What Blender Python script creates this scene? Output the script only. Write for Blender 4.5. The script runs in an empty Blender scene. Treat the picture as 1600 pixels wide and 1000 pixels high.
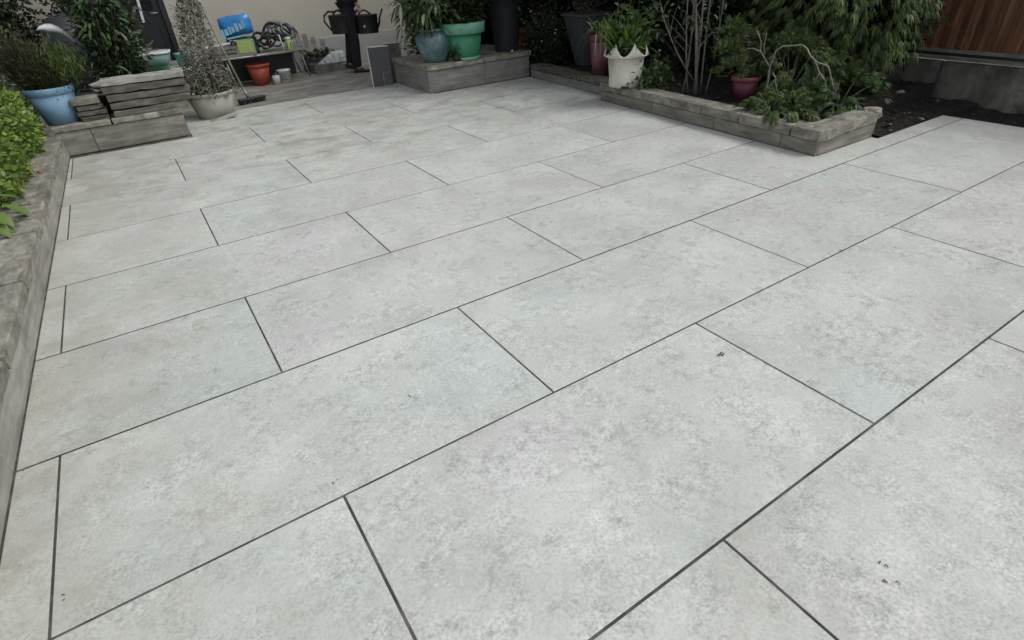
import bpy, bmesh, math, random
import numpy as np
from mathutils import Vector, Matrix

S = 1.4            # everything below is laid out in paving modules, the last step brings it to metres
C = bpy.context.scene.collection
scn = bpy.context.scene
R = math.radians

# ------------------------------------------------------------------ camera
cd = bpy.data.cameras.new('camera')
cam = bpy.data.objects.new('camera', cd)
C.objects.link(cam)
cd.sensor_width = 36
cd.lens = 36 * 865.63 / 1600
cd.clip_start = .03
cd.clip_end = 400
r_ = Vector((0.83561562, -0.54683198, -0.05216637))
u_ = Vector((0.33765131, 0.43640533, 0.8339916))
f_ = Vector((0.43328759, 0.71451045, -0.54930564))
m4 = Matrix(((r_.x, u_.x, -f_.x, 0.50267 * S), (r_.y, u_.y, -f_.y, -0.38958 * S), (r_.z, u_.z, -f_.z, 1.04402 * S), (0, 0, 0, 1)))
cam.matrix_world = m4
scn.camera = cam

# ------------------------------------------------------------------ light
SUN_EL, SUN_AZ = R(52), R(132)      # azimuth clockwise from +y
w = bpy.data.worlds.new('World')
scn.world = w
w.use_nodes = True
nt = w.node_tree
bg = nt.nodes['Background']
sky = nt.nodes.new('ShaderNodeTexSky')
sky.sky_type = 'NISHITA'
sky.sun_disc = False
sky.sun_elevation = SUN_EL
sky.sun_rotation = SUN_AZ
sky.dust_density = 2.0
sky.air_density = 1.0
sky.ozone_density = 0.6
hs_ = nt.nodes.new('ShaderNodeHueSaturation')      # thin high cloud takes the blue out of the sky
hs_.inputs['Saturation'].default_value = 0.22
nt.links.new(sky.outputs[0], hs_.inputs['Color'])
nt.links.new(hs_.outputs[0], bg.inputs[0])
bg.inputs[1].default_value = 0.13
sd = bpy.data.lights.new('sun', 'SUN')
sd.energy = 0.9
sd.angle = R(24)
sd.color = (1.0, 0.975, 0.93)
sun = bpy.data.objects.new('sun', sd)
C.objects.link(sun)
sdir = Vector((math.sin(SUN_AZ) * math.cos(SUN_EL), math.cos(SUN_AZ) * math.cos(SUN_EL), math.sin(SUN_EL)))
sun.rotation_euler = sdir.to_track_quat('Z', 'Y').to_euler()
sun.location = (0, 0, 9)
scn.view_settings.view_transform = 'Standard'
scn.view_settings.look = 'None'
scn.view_settings.exposure = 0.46
scn.view_settings.gamma = 1
scn.view_settings.use_curve_mapping = False
scn.render.engine = 'CYCLES'
scn.cycles.max_bounces = 6
scn.cycles.transparent_max_bounces = 6

rng = np.random.default_rng(7)
random.seed(7)

# ------------------------------------------------------------------ materials
def new_mat(name):
    m = bpy.data.materials.new(name)
    m.use_nodes = True
    n = m.node_tree
    return m, n, n.nodes['Principled BSDF']

def N(n, t, **k):
    x = n.nodes.new(t)
    for a, b in k.items():
        setattr(x, a, b)
    return x

def noise(n, vec, scale, detail=4, rough=.55, dist=0.0):
    t = N(n, 'ShaderNodeTexNoise')
    t.inputs['Scale'].default_value = scale
    t.inputs['Detail'].default_value = detail
    t.inputs['Roughness'].default_value = rough
    t.inputs['Distortion'].default_value = dist
    if vec is not None:
        n.links.new(vec, t.inputs['Vector'])
    return t.outputs['Fac']

def ramp(n, fac, stops):
    c = N(n, 'ShaderNodeValToRGB')
    e = c.color_ramp.elements
    while len(e) < len(stops):
        e.new(.5)
    for i, (p, col) in enumerate(stops):
        e[i].position = p
        if isinstance(col, (int, float)):
            col = (col, col, col)
        e[i].color = (*col, 1)
    n.links.new(fac, c.inputs[0])
    return c.outputs[0]

def mix(n, fac, a, b, mode='MIX'):
    x = N(n, 'ShaderNodeMix', data_type='RGBA', blend_type=mode)
    for v, i in ((fac, 0), (a, 6), (b, 7)):
        if isinstance(v, bpy.types.NodeSocket):
            n.links.new(v, x.inputs[i])
        elif i == 0:
            x.inputs[0].default_value = v
        else:
            if isinstance(v, (int, float)):
                v = (v, v, v)
            x.inputs[i].default_value = (*v, 1)
    return x.outputs[2]

def bump(n, bs, h, strength, dist=.01):
    b = N(n, 'ShaderNodeBump')
    b.inputs['Strength'].default_value = strength
    b.inputs['Distance'].default_value = dist
    n.links.new(h, b.inputs['Height'])
    n.links.new(b.outputs[0], bs.inputs['Normal'])

def coords(n, stretch=(1, 1, 1), rand=True):
    tc = N(n, 'ShaderNodeTexCoord')
    v = tc.outputs['Object']
    if rand:
        oi = N(n, 'ShaderNodeObjectInfo')
        mu = N(n, 'ShaderNodeMath', operation='MULTIPLY')
        n.links.new(oi.outputs['Random'], mu.inputs[0])
        mu.inputs[1].default_value = 61.0
        ad = N(n, 'ShaderNodeVectorMath', operation='ADD')
        n.links.new(v, ad.inputs[0])
        n.links.new(mu.outputs[0], ad.inputs[1])
        v = ad.outputs[0]
    mp = N(n, 'ShaderNodeMapping')
    mp.inputs['Scale'].default_value = stretch
    n.links.new(v, mp.inputs[0])
    return mp.outputs[0]

def world_pos(n):
    return N(n, 'ShaderNodeNewGeometry').outputs['Position']

def simple(name, col, rough=.6, var=.25, scale=9, bmp=.15, metallic=0, spec=.5, stretch=(1, 1, 1), dirt_or_dapple=None, bscale=None):
    m, n, b = new_mat(name)
    v = coords(n, stretch)
    f = noise(n, v, scale, 6, .6)
    c1 = tuple(max(0, c * (1 - var)) for c in col)
    c2 = tuple(min(1, c * (1 + var)) for c in col)
    c = ramp(n, f, ((.3, c1), (.7, c2)))
    if dirt_or_dapple:
        f2 = noise(n, v, scale * .37, 5, .65, .4)
        c = mix(n, ramp(n, f2, ((.48, 0.0), (.68, 1.0))), c, dirt_or_dapple)
    n.links.new(c, b.inputs['Base Color'])
    b.inputs['Roughness'].default_value = rough
    b.inputs['Metallic'].default_value = metallic
    b.inputs['Specular IOR Level'].default_value = spec
    if bmp:
        bump(n, b, noise(n, v, bscale or scale * 6, 5, .6), bmp, .004)
    return m

def leaf_mat(name, c1, c2, c3=None, rough=.45, trans=.25):
    m, n, b = new_mat(name)
    ri = N(n, 'ShaderNodeNewGeometry').outputs['Random Per Island']
    st = [(0, c1), (.75, c2)]
    if c3:
        st += [(.93, c2), (.97, c3)]
    c = ramp(n, ri, st)
    n.links.new(c, b.inputs['Base Color'])
    b.inputs['Roughness'].default_value = rough
    b.inputs['Specular IOR Level'].default_value = .35
    t = N(n, 'ShaderNodeBsdfTranslucent')
    n.links.new(c, t.inputs[0])
    mx = N(n, 'ShaderNodeMixShader')
    mx.inputs[0].default_value = trans
    n.links.new(b.outputs[0], mx.inputs[1])
    n.links.new(t.outputs[0], mx.inputs[2])
    n.links.new(mx.outputs[0], n.nodes['Material Output'].inputs[0])
    return m

def tile_mat():
    m, n, b = new_mat('porcelain_tile')
    v = coords(n)
    big = noise(n, v, 1.0, 4, .55, .25)
    mid = noise(n, v, 2.6, 7, .62, .15)
    fine = noise(n, v, 22, 6, .66, .0)
    vfine = noise(n, v, 110, 4, .65)
    base = ramp(n, mid, ((.28, (.458, .468, .448)), (.48, (.517, .528, .507)), (.68, (.575, .588, .567))))
    # cool green-blue and faint warm clouds of the concrete-look glaze
    tint = ramp(n, big, ((.34, (.945, 1.0, .985)), (.44, (.985, 1.0, .975)), (.54, (1, 1, .965)), (.66, (.985, .975, .985))))
    c = mix(n, 1.0, base, tint, 'MULTIPLY')
    patch = ramp(n, noise(n, v, 6.5, 5, .6), ((.40, 0.0), (.62, 1.0)))
    sp = ramp(n, fine, ((.38, .78), (.50, 1.0), (.62, 1.11)))
    c = mix(n, patch, c, mix(n, 1.0, c, sp, 'MULTIPLY'))
    sp2 = ramp(n, vfine, ((.38, .66), (.50, 1.0), (.62, 1.16)))
    c = mix(n, mix(n, .5, patch, (.6, .6, .6)), c, mix(n, 1.0, c, sp2, 'MULTIPLY'))
    tone = ramp(n, N(n, 'ShaderNodeObjectInfo').outputs['Random'], ((0.0, .945), (1.0, 1.04)))
    c = mix(n, 1.0, c, tone, 'MULTIPLY')
    # fine plaster-like pale flecks in loose fields
    fl = noise(n, v, 42, 4, .6, 1.2)
    fm = ramp(n, fl, ((.55, 0.0), (.62, 1.0)))
    fg = ramp(n, noise(n, v, 3.7, 5, .65), ((.47, 0.0), (.60, .55)))
    c = mix(n, mix(n, 1.0, fm, fg, 'MULTIPLY'), c, (.70, .70, .67))
    fl2 = ramp(n, noise(n, v, 55, 4, .6, 1.5), ((.60, 0.0), (.68, 1.0)))
    c = mix(n, mix(n, 1.0, fl2, mix(n, 1.0, patch, (.4, .4, .4), 'MULTIPLY'), 'MULTIPLY'), c, (.29, .28, .26))
    # pale veins
    vn = noise(n, v, 1.6, 8, .68, .5)
    vein = ramp(n, vn, ((.49, 0.0), (.5, .35), (.51, 0.0)))
    c = mix(n, vein, c, (.66, .66, .64))
    # pits
    pv = N(n, 'ShaderNodeTexVoronoi')
    pv.inputs['Scale'].default_value = 34
    n.links.new(v, pv.inputs['Vector'])
    pits = ramp(n, pv.outputs['Distance'], ((.035, 1.0), (.07, 0.0)))
    gate = ramp(n, noise(n, v, 4.5, 3), ((.56, 0.0), (.62, .75)))
    pm = mix(n, 1.0, pits, gate, 'MULTIPLY')
    c = mix(n, pm, c, (.17, .17, .16))
    # shade dapples painted on the rear slabs, plus footprints and grime, in world space
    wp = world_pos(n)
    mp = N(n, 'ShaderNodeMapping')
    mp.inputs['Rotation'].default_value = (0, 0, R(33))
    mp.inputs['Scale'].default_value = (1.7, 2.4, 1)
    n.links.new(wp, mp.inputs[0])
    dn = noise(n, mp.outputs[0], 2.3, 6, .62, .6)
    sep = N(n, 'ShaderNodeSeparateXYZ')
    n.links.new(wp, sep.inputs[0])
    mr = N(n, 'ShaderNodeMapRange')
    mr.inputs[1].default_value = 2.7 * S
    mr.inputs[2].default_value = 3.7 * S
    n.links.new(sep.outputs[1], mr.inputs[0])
    dirt_or_dapple = mix(n, 1.0, ramp(n, dn, ((.42, .0), (.52, .25), (.62, .66))), ramp(n, noise(n, wp, 1.3, 4, .6), ((.38, .25), (.60, 1.0))), 'MULTIPLY')
    dm = mix(n, 1.0, dirt_or_dapple, mr.outputs[0], 'MULTIPLY')
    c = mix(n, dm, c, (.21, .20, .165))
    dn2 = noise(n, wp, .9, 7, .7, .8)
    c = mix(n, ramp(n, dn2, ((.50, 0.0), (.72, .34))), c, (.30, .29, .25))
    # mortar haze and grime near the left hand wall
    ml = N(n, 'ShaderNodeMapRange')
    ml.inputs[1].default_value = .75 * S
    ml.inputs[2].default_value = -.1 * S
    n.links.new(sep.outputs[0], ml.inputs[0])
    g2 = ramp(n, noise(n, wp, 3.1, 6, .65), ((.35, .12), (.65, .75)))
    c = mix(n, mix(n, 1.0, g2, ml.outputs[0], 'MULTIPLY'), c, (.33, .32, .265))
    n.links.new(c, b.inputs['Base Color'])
    rr = ramp(n, mid, ((.3, .40), (.7, .55)))
    n.links.new(rr, b.inputs['Roughness'])
    b.inputs['Specular IOR Level'].default_value = .45
    hh = mix(n, .35, fine, vfine)
    bump(n, b, hh, .16, .002)
    return m

def stone_mat(name, c1, c2, c3, grain=(1.2, 9, 9), rough=.8, bmp=.5, stain=None):
    m, n, b = new_mat(name)
    v = coords(n, grain)
    g = noise(n, v, 2.0, 8, .68, .5)
    v2 = coords(n)
    s = noise(n, v2, 3.2, 6, .62, .4)
    c = ramp(n, g, ((.32, c1), (.52, c2), (.70, c3)))
    c = mix(n, 1.0, c, ramp(n, s, ((.3, .72), (.7, 1.18))), 'MULTIPLY')
    if stain:
        c = mix(n, ramp(n, noise(n, v2, 5.5, 6, .7, .5), ((.52, 0.0), (.66, .8))), c, stain)
    n.links.new(c, b.inputs['Base Color'])
    b.inputs['Roughness'].default_value = rough
    f = noise(n, v2, 40, 8, .7)
    bump(n, b, mix(n, .5, g, f), bmp, .008)
    return m

M = {}
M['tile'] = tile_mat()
M['grout'] = simple('grout', (.056, .055, .052), .95, .45, 16, .6, dirt_or_dapple=(.155, .145, .125))
M['cladding'] = stone_mat('porcelain_cladding', (.115, .108, .088), (.20, .19, .16), (.30, .285, .25), rough=.6, bmp=.2)
M['cladding_light'] = stone_mat('pale_porcelain_cladding', (.18, .172, .148), (.30, .29, .255), (.41, .40, .36), rough=.7, bmp=.4)
M['cladding_dark'] = stone_mat('porcelain_cladding_grey', (.13, .128, .118), (.20, .198, .182), (.28, .275, .255), rough=.6, bmp=.15)
M['coping'] = stone_mat('riven_sandstone', (.12, .112, .09), (.235, .222, .185), (.39, .372, .315), bmp=.55, grain=(4, 9, 10), stain=(.085, .08, .06))
M['slab'] = stone_mat('stacked_sandstone', (.050, .047, .038), (.105, .099, .082), (.20, .188, .16), grain=(1.5, 5, 8), stain=(.055, .05, .04))
M['slab_light'] = stone_mat('dusty_sandstone', (.20, .195, .175), (.34, .33, .30), (.48, .47, .44), grain=(1.5, 5, 8), stain=(.16, .15, .13))
M['concrete'] = stone_mat('yard_concrete', (.15, .145, .125), (.245, .235, .21), (.35, .34, .31), grain=(1, 2.2, 1), rough=.9, bmp=.3, stain=(.15, .14, .115))
M['soil'] = simple('damp_soil', (.012, .010, .008), .95, .5, 22, .9)
M['bark_soil'] = simple('bark_mulch', (.012, .010, .008), .95, .5, 35, .9)
M['render'] = simple('wall_render', (.43, .405, .35), .9, .04, 2.5, .25, dirt_or_dapple=(.38, .36, .305), bscale=90)
M['plinth'] = simple('wall_plinth', (.36, .37, .36), .9, .1, 3, .25, bscale=90)
M['black_paint'] = simple('black_paint', (.010, .011, .015), .35, .2, 6, .03)
M['glass_dark'] = simple('door_glass', (.012, .013, .018), .08, .1, 3, 0)
M['white_upvc'] = simple('white_plastic', (.62, .64, .63), .35, .05, 5, .03)
M['board'] = stone_mat('stained_fence_board', (.062, .026, .011), (.135, .055, .023), (.24, .12, .07), grain=(14, 14, 1.1), rough=.75, bmp=.4)
M['rail'] = stone_mat('weathered_rail', (.10, .10, .085), (.17, .165, .14), (.25, .24, .21), grain=(14, 1.2, 14), rough=.85, bmp=.4)
M['gravel_board'] = stone_mat('mossy_concrete', (.085, .088, .072), (.165, .165, .142), (.27, .27, .235), grain=(2.2, 2.2, 1.0), rough=.9, bmp=.4, stain=(.05, .052, .038))
M['pot_blue_pl'] = simple('light_blue_plastic', (.175, .305, .44), .5, .10, 5, .08, dirt_or_dapple=(.15, .235, .31))
M['pot_blue_gl'] = stone_mat('blue_glaze', (.035, .075, .075), (.10, .17, .185), (.20, .29, .31), grain=(2, 2, 1.2), rough=.22, bmp=.08)
M['pot_green'] = simple('green_plastic', (.035, .215, .115), .45, .18, 6, .1, dirt_or_dapple=(.06, .14, .09))
M['pot_green_rim'] = simple('sunfaded_green_plastic', (.13, .33, .235), .45, .12, 4, .06, dirt_or_dapple=(.17, .31, .25))
M['pot_black'] = simple('anthracite_plastic', (.022, .025, .030), .5, .15, 5, .08)
M['pot_grey'] = simple('slate_grey_plastic', (.060, .063, .066), .55, .12, 4, .08)
M['terracotta'] = simple('terracotta', (.22, .075, .032), .85, .2, 6, .2)
M['red_plastic'] = simple('brick_red_plastic', (.30, .055, .030), .5, .08, 5, .06)
M['maroon'] = simple('maroon_glaze', (.115, .040, .048), .45, .2, 5, .08, dirt_or_dapple=(.14, .10, .10))
M['white_pot'] = simple('weathered_white_plastic', (.66, .64, .56), .6, .06, 4, .12, dirt_or_dapple=(.40, .385, .32))
M['pink_pot'] = simple('magenta_plastic', (.125, .022, .055), .5, .15, 5, .08, dirt_or_dapple=(.17, .05, .06))
M['pink_rim'] = simple('faded_red_plastic', (.24, .07, .075), .5, .15, 5, .08)
M['bowl'] = simple('stone_coloured_plastic', (.37, .355, .315), .55, .06, 3, .1, dirt_or_dapple=(.30, .285, .245))
M['aqua'] = simple('aqua_plastic', (.20, .345, .33), .3, .08, 5, .04)
M['aqua_dark'] = simple('sea_green_plastic', (.055, .20, .135), .3, .1, 5, .04)
M['clear_white'] = simple('clear_lid_plastic', (.60, .64, .63), .25, .08, 7, .05)
M['bag_blue'] = simple('blue_bag_film', (.025, .19, .46), .32, .15, 8, .25)
M['bag_pale'] = simple('pale_blue_print', (.24, .48, .66), .35, .1, 9, .1)
M['bag_green'] = simple('green_bag_film', (.02, .10, .065), .35, .2, 9, .2)
M['label_green'] = simple('lime_label', (.34, .46, .14), .5, .15, 30, .05)
M['cardboard'] = simple('grey_card', (.25, .24, .20), .8, .15, 8, .1)
M['rubber'] = simple('black_rubber', (.012, .012, .014), .45, .3, 9, .05)
M['hose_grey'] = simple('grey_hose', (.16, .18, .18), .45, .3, 12, .05)
M['wood_grey'] = stone_mat('grey_timber', (.10, .095, .085), (.19, .185, .17), (.33, .32, .30), grain=(1.2, 12, 12), rough=.85, bmp=.4)
M['cane'] = stone_mat('bamboo', (.15, .14, .10), (.25, .235, .18), (.37, .35, .29), grain=(5, 5, 1), rough=.7, bmp=.1)
M['metal'] = simple('dull_metal', (.30, .30, .29), .45, .2, 14, .05, metallic=.6)
M['white_tub'] = simple('white_tub', (.55, .55, .52), .4, .06, 6, .03)
M['print_grey'] = simple('grey_print', (.11, .11, .11), .6, .2, 30, 0)
M['bag_white'] = simple('white_gravel_bag', (.46, .50, .50), .4, .4, 26, .5, dirt_or_dapple=(.12, .16, .17))
M['stem_grey'] = simple('grey_bark', (.14, .135, .118), .85, .3, 20, .4)
M['pale_branch'] = simple('pale_branch_bark', (.25, .24, .205), .85, .45, 30, .5)
M['stem_brown'] = simple('brown_bark', (.07, .055, .04), .85, .3, 20, .4)
M['twig'] = simple('dry_twig', (.20, .195, .165), .85, .45, 14, .2)
M['cloth'] = simple('navy_cloth', (.010, .012, .020), .9, .3, 18, .3)
M['cloth2'] = simple('black_trouser_cloth', (.009, .010, .014), .9, .3, 18, .3)
M['skin'] = simple('skin', (.42, .25, .18), .55, .08, 10, .05)
M['hair'] = simple('dark_hair', (.03, .022, .016), .6, .3, 30, .4)
M['shoe'] = simple('dark_shoe', (.014, .014, .015), .6, .3, 15, .2)
M['eye'] = simple('eye', (.6, .6, .58), .2, .02, 5, 0)
M['crumb'] = simple('dry_debris', (.055, .05, .035), .9, .5, 80, .3)
L = {}
L['bright'] = leaf_mat('bright_hedge_leaf', (.04, .095, .014), (.24, .34, .07), (.50, .56, .28), trans=.3)
L['laurel'] = leaf_mat('laurel_leaf', (.03, .08, .015), (.16, .24, .06), (.36, .42, .22), .4)
L['fir'] = leaf_mat('fir_needle', (.016, .024, .010), (.048, .050, .022), (.075, .10, .025), .6, .15)
L['dark'] = leaf_mat('dark_shrub_leaf', (.010, .020, .008), (.028, .048, .018), (.09, .11, .07), .5, .12)
L['deep'] = leaf_mat('deep_shade_leaf', (.005, .010, .005), (.014, .027, .010), (.028, .040, .018), .6, .10)
L['mid'] = leaf_mat('mid_green_leaf', (.025, .055, .017), (.075, .125, .04), (.16, .19, .10), .5, .25)
L['silver'] = leaf_mat('silver_leaf', (.09, .11, .08), (.24, .26, .21), (.45, .46, .42), .6, .2)
L['droop'] = leaf_mat('drooping_leaf', (.035, .065, .025), (.11, .16, .07), (.36, .35, .26), .35, .25)
L['strap'] = leaf_mat('strap_leaf', (.04, .09, .015), (.14, .23, .05), (.38, .38, .29), .35, .3)
L['thuja'] = leaf_mat('cypress_spray', (.028, .050, .018), (.105, .150, .055), (.22, .29, .06), .6, .2)
L['fern'] = leaf_mat('fern_leaf', (.02, .05, .015), (.06, .11, .03), (.11, .17, .06), .5, .25)
L['dry'] = leaf_mat('dry_leaf', (.07, .068, .052), (.17, .165, .13), (.33, .32, .27), .8, .2)
L['pale'] = leaf_mat('pale_dead_blade', (.20, .19, .14), (.38, .37, .30), None, .6, .2)
L['flower'] = leaf_mat('white_petal', (.55, .55, .52), (.75, .75, .72), None, .6, .3)

# ------------------------------------------------------------------ mesh helpers
class B:
    """collects plain shapes and links them as ONE mesh object"""
    def __init__(s):
        s.v = []; s.f = []; s.smooth = []
    def add(s, vs, fs, smooth=False):
        o = len(s.v)
        s.v += [tuple(v) for v in vs]
        s.f += [tuple(i + o for i in f) for f in fs]
        s.smooth += [smooth] * len(fs)
        return s
    def box(s, x0, x1, y0, y1, z0, z1):
        vs = [(x0, y0, z0), (x1, y0, z0), (x1, y1, z0), (x0, y1, z0), (x0, y0, z1), (x1, y0, z1), (x1, y1, z1), (x0, y1, z1)]
        return s.add(vs, [(0, 3, 2, 1), (4, 5, 6, 7), (0, 1, 5, 4), (1, 2, 6, 5), (2, 3, 7, 6), (3, 0, 4, 7)])
    def lathe(s, prof, seg=28, sx=1, sy=1, c=(0, 0, 0), smooth=True):
        vs = []; fs = []
        for (r, z) in prof:
            for k in range(seg):
                a = 2 * math.pi * k / seg
                vs.append((c[0] + r * sx * math.cos(a), c[1] + r * sy * math.sin(a), c[2] + z))
        for i in range(len(prof) - 1):
            for k in range(seg):
                k2 = (k + 1) % seg
                fs.append((i * seg + k, i * seg + k2, (i + 1) * seg + k2, (i + 1) * seg + k))
        return s.add(vs, fs, smooth)
    def disc(s, r, z, seg=28, sx=1, sy=1, c=(0, 0, 0), up=True):
        vs = [(c[0] + r * sx * math.cos(2 * math.pi * k / seg), c[1] + r * sy * math.sin(2 * math.pi * k / seg), c[2] + z) for k in range(seg)]
        f = tuple(range(seg))
        return s.add(vs, [f if up else f[::-1]])
    def tube(s, pts, r0, r1=None, seg=6, cap=True):
        r1 = r0 if r1 is None else r1
        pts = [Vector(p) for p in pts]
        n = len(pts)
        vs = []; fs = []
        ref = Vector((0.13, .21, 1)).normalized()
        for i, p in enumerate(pts):
            t = (pts[min(i + 1, n - 1)] - pts[max(i - 1, 0)])
            if t.length < 1e-9: t = Vector((0, 0, 1))
            t.normalize()
            a = t.cross(ref)
            if a.length < .15: a = t.cross(Vector((1, .2, 0)))
            a.normalize(); b = t.cross(a)
            r = r0 + (r1 - r0) * i / max(1, n - 1)
            for k in range(seg):
                q = 2 * math.pi * k / seg
                vs.append(p + a * (r * math.cos(q)) + b * (r * math.sin(q)))
        for i in range(n - 1):
            for k in range(seg):
                k2 = (k + 1) % seg
                fs.append((i * seg + k, i * seg + k2, (i + 1) * seg + k2, (i + 1) * seg + k))
        if cap:
            fs.append(tuple(range(seg))[::-1]); fs.append(tuple((n - 1) * seg + k for k in range(seg)))
        return s.add(vs, fs, True)
    def mesh(s, name):
        me = bpy.data.meshes.new(name)
        me.from_pydata(s.v, [], s.f)
        me.polygons.foreach_set('use_smooth', s.smooth)
        me.update()
        return me
    def build(s, name, mat, parent=None, loc=(0, 0, 0), rotz=0, rot=None, bevel=0, jitter=0, cuts=0):
        me = s.mesh(name)
        if bevel or cuts or jitter:
            bm = bmesh.new(); bm.from_mesh(me)
            bmesh.ops.remove_doubles(bm, verts=bm.verts, dist=1e-6)
            if cuts:
                mx = max(e.calc_length() for e in bm.edges)
                bmesh.ops.subdivide_edges(bm, edges=[e for e in bm.edges if e.calc_length() > mx * .6], cuts=cuts, use_grid_fill=True)
            if jitter:
                for v in bm.verts:
                    v.co += Vector((random.uniform(-1, 1), random.uniform(-1, 1), random.uniform(-.6, .6))) * jitter
            if bevel:
                bmesh.ops.bevel(bm, geom=[e for e in bm.edges if len(e.link_faces) == 2 and e.calc_face_angle(0) > .6], offset=bevel, segments=1, affect='EDGES', profile=.6)
            bm.to_mesh(me); bm.free()
        me.materials.append(mat)
        return link(name, me, parent, loc, rotz, rot)

def link(name, me, parent=None, loc=(0, 0, 0), rotz=0, rot=None):
    o = bpy.data.objects.new(name, me)
    C.objects.link(o)
    o.parent = parent
    o.location = loc
    o.rotation_euler = rot if rot is not None else (0, 0, rotz)
    return o

def tag(o, label, cat=None, group=None):
    o['label'] = label
    if cat: o['category'] = cat
    if group: o['group'] = group
    return o

def thing(name, loc, label, cat, rotz=0, group=None):
    o = link(name, None, None, loc, rotz)
    return tag(o, label, cat, group)

def structure(o, label=None):
    o['kind'] = 'structure'
    if label: o['label'] = label
    return o

def unit(v):
    return v / np.maximum(np.linalg.norm(v, axis=1, keepdims=True), 1e-9)

def leaf_mesh(name, P, D, Nn, Ln, Wd, seg=2, droop=.0, fold=.25, prof=1.0):
    """many small bent leaves in one mesh; arrays of base points, directions, up-normals, lengths, widths"""
    n = len(P)
    D = unit(D); Sd = unit(np.cross(D, Nn)); Nn = np.cross(Sd, D)
    Ln = np.broadcast_to(Ln, (n,))[:, None]; Wd = np.broadcast_to(Wd, (n,))[:, None]
    dr = np.broadcast_to(droop, (n,))[:, None]
    rows = []
    for i in range(seg + 1):
        t = i / seg
        c = P + D * Ln * t * (1 - .25 * t * np.minimum(dr, 1)) + np.array([[0, 0, -1.0]]) * dr * Ln * t * t
        if i == 0 or i == seg:
            rows.append([c])
        else:
            wv = Wd * .5 * math.sin(math.pi * t ** prof)
            rows.append([c - Sd * wv, c - Nn * fold * wv, c + Sd * wv])
    V = np.stack([a for r in rows for a in r], 1)      # n, k, 3
    k = V.shape[1]
    T = []
    idx = [0]
    for i in range(1, seg):
        idx.append(1 + 3 * (i - 1))
    idx.append(k - 1)
    a = idx[1]
    T += [(0, a + 1, a), (0, a + 2, a + 1)]
    for i in range(1, seg - 1):
        a, b = idx[i], idx[i + 1]
        T += [(a, a + 1, b + 1), (a, b + 1, b), (a + 1, a + 2, b + 2), (a + 1, b + 2, b + 1)]
    a = idx[seg - 1]
    T += [(a, a + 1, k - 1), (a + 1, a + 2, k - 1)]
    T = np.array(T, dtype=np.int32)
    F = (np.arange(n, dtype=np.int32)[:, None, None] * k + T[None]).reshape(-1)
    me = bpy.data.meshes.new(name)
    me.vertices.add(n * k)
    me.vertices.foreach_set('co', V.reshape(-1).astype(np.float32))
    nf = len(F) // 3
    me.loops.add(nf * 3)
    me.loops.foreach_set('vertex_index', F)
    me.polygons.add(nf)
    me.polygons.foreach_set('loop_start', np.arange(0, nf * 3, 3, dtype=np.int32))
    me.polygons.foreach_set('use_smooth', np.ones(nf, dtype=bool))
    me.update(calc_edges=True)
    return me

def stuff(o):
    o['kind'] = 'stuff'
    return o

def foliage(name, mat, parent, *a, loc=(0, 0, 0), **k):
    me = leaf_mesh(name, *a, **k)
    me.materials.append(mat)
    return stuff(link(name, me, parent, loc))

def rnd_dirs(n, up=.2):
    d = rng.normal(size=(n, 3)); d = unit(d); d[:, 2] += up
    return unit(d)

def bez(p0, p1, p2, n=6):
    p0, p1, p2 = Vector(p0), Vector(p1), Vector(p2)
    return [p0 * (1 - t) ** 2 + p1 * 2 * t * (1 - t) + p2 * t * t for t in [i / (n - 1) for i in range(n)]]

def shrub(root, leafm, stemm, cen, rad, nst, nleaf, ln, wd, base=(0, 0, 0), droop=.3, up=.3, stem_r=.006, seg=2, spread=.09, hollow=.35, sub=True, fold=.25, nm='foliage', stem_name='stem'):
    """stems from the base to points in an ellipsoid, leaves clustered along their outer part"""
    cen = np.array(cen); rad = np.array(rad)
    st = B(); pts = []; dirs = []
    for i in range(nst):
        d = rng.normal(size=3); d /= np.linalg.norm(d)
        e = cen + d * rad * rng.uniform(hollow, 1) ** .5
        midp = np.array(base) * .5 + e * .5 + rng.normal(size=3) * rad * .18 + np.array([0, 0, .12 * rad[2]])
        cur = bez(base, midp, e, 7)
        st.tube(cur, stem_r * rng.uniform(.6, 1.1), stem_r * .25, 4, False)
        m = max(1, nleaf // nst)
        ts = rng.uniform(.35, 1.03, m)
        ca = np.array([list(c) for c in cur])
        x = np.clip(ts, 0, 1) * 6; ii = np.minimum(x.astype(int), 5); fr = (x - ii)[:, None]
        pp = ca[ii] * (1 - fr) + ca[ii + 1] * fr
        tang = unit(ca[ii + 1] - ca[ii])
        off = rng.normal(size=(m, 3)) * spread * (0.35 + ts[:, None] * .65)
        pts.append(pp + off)
        dirs.append(unit(off / spread * .6 + tang * .7 + rng.normal(size=(m, 3)) * .45 + np.array([0, 0, up])))
    P = np.concatenate(pts); D = np.concatenate(dirs)
    n = len(P)
    Nn = np.array([[0, 0, 1.0]]) + rng.normal(size=(n, 3)) * .45
    f = foliage(nm, leafm, root, P, D, Nn, ln * rng.uniform(.6, 1.25, n), wd * rng.uniform(.7, 1.2, n), seg=seg, droop=droop, fold=fold)
    s_ = st.build(stem_name, stemm, root)
    stuff(s_)
    return f

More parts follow.
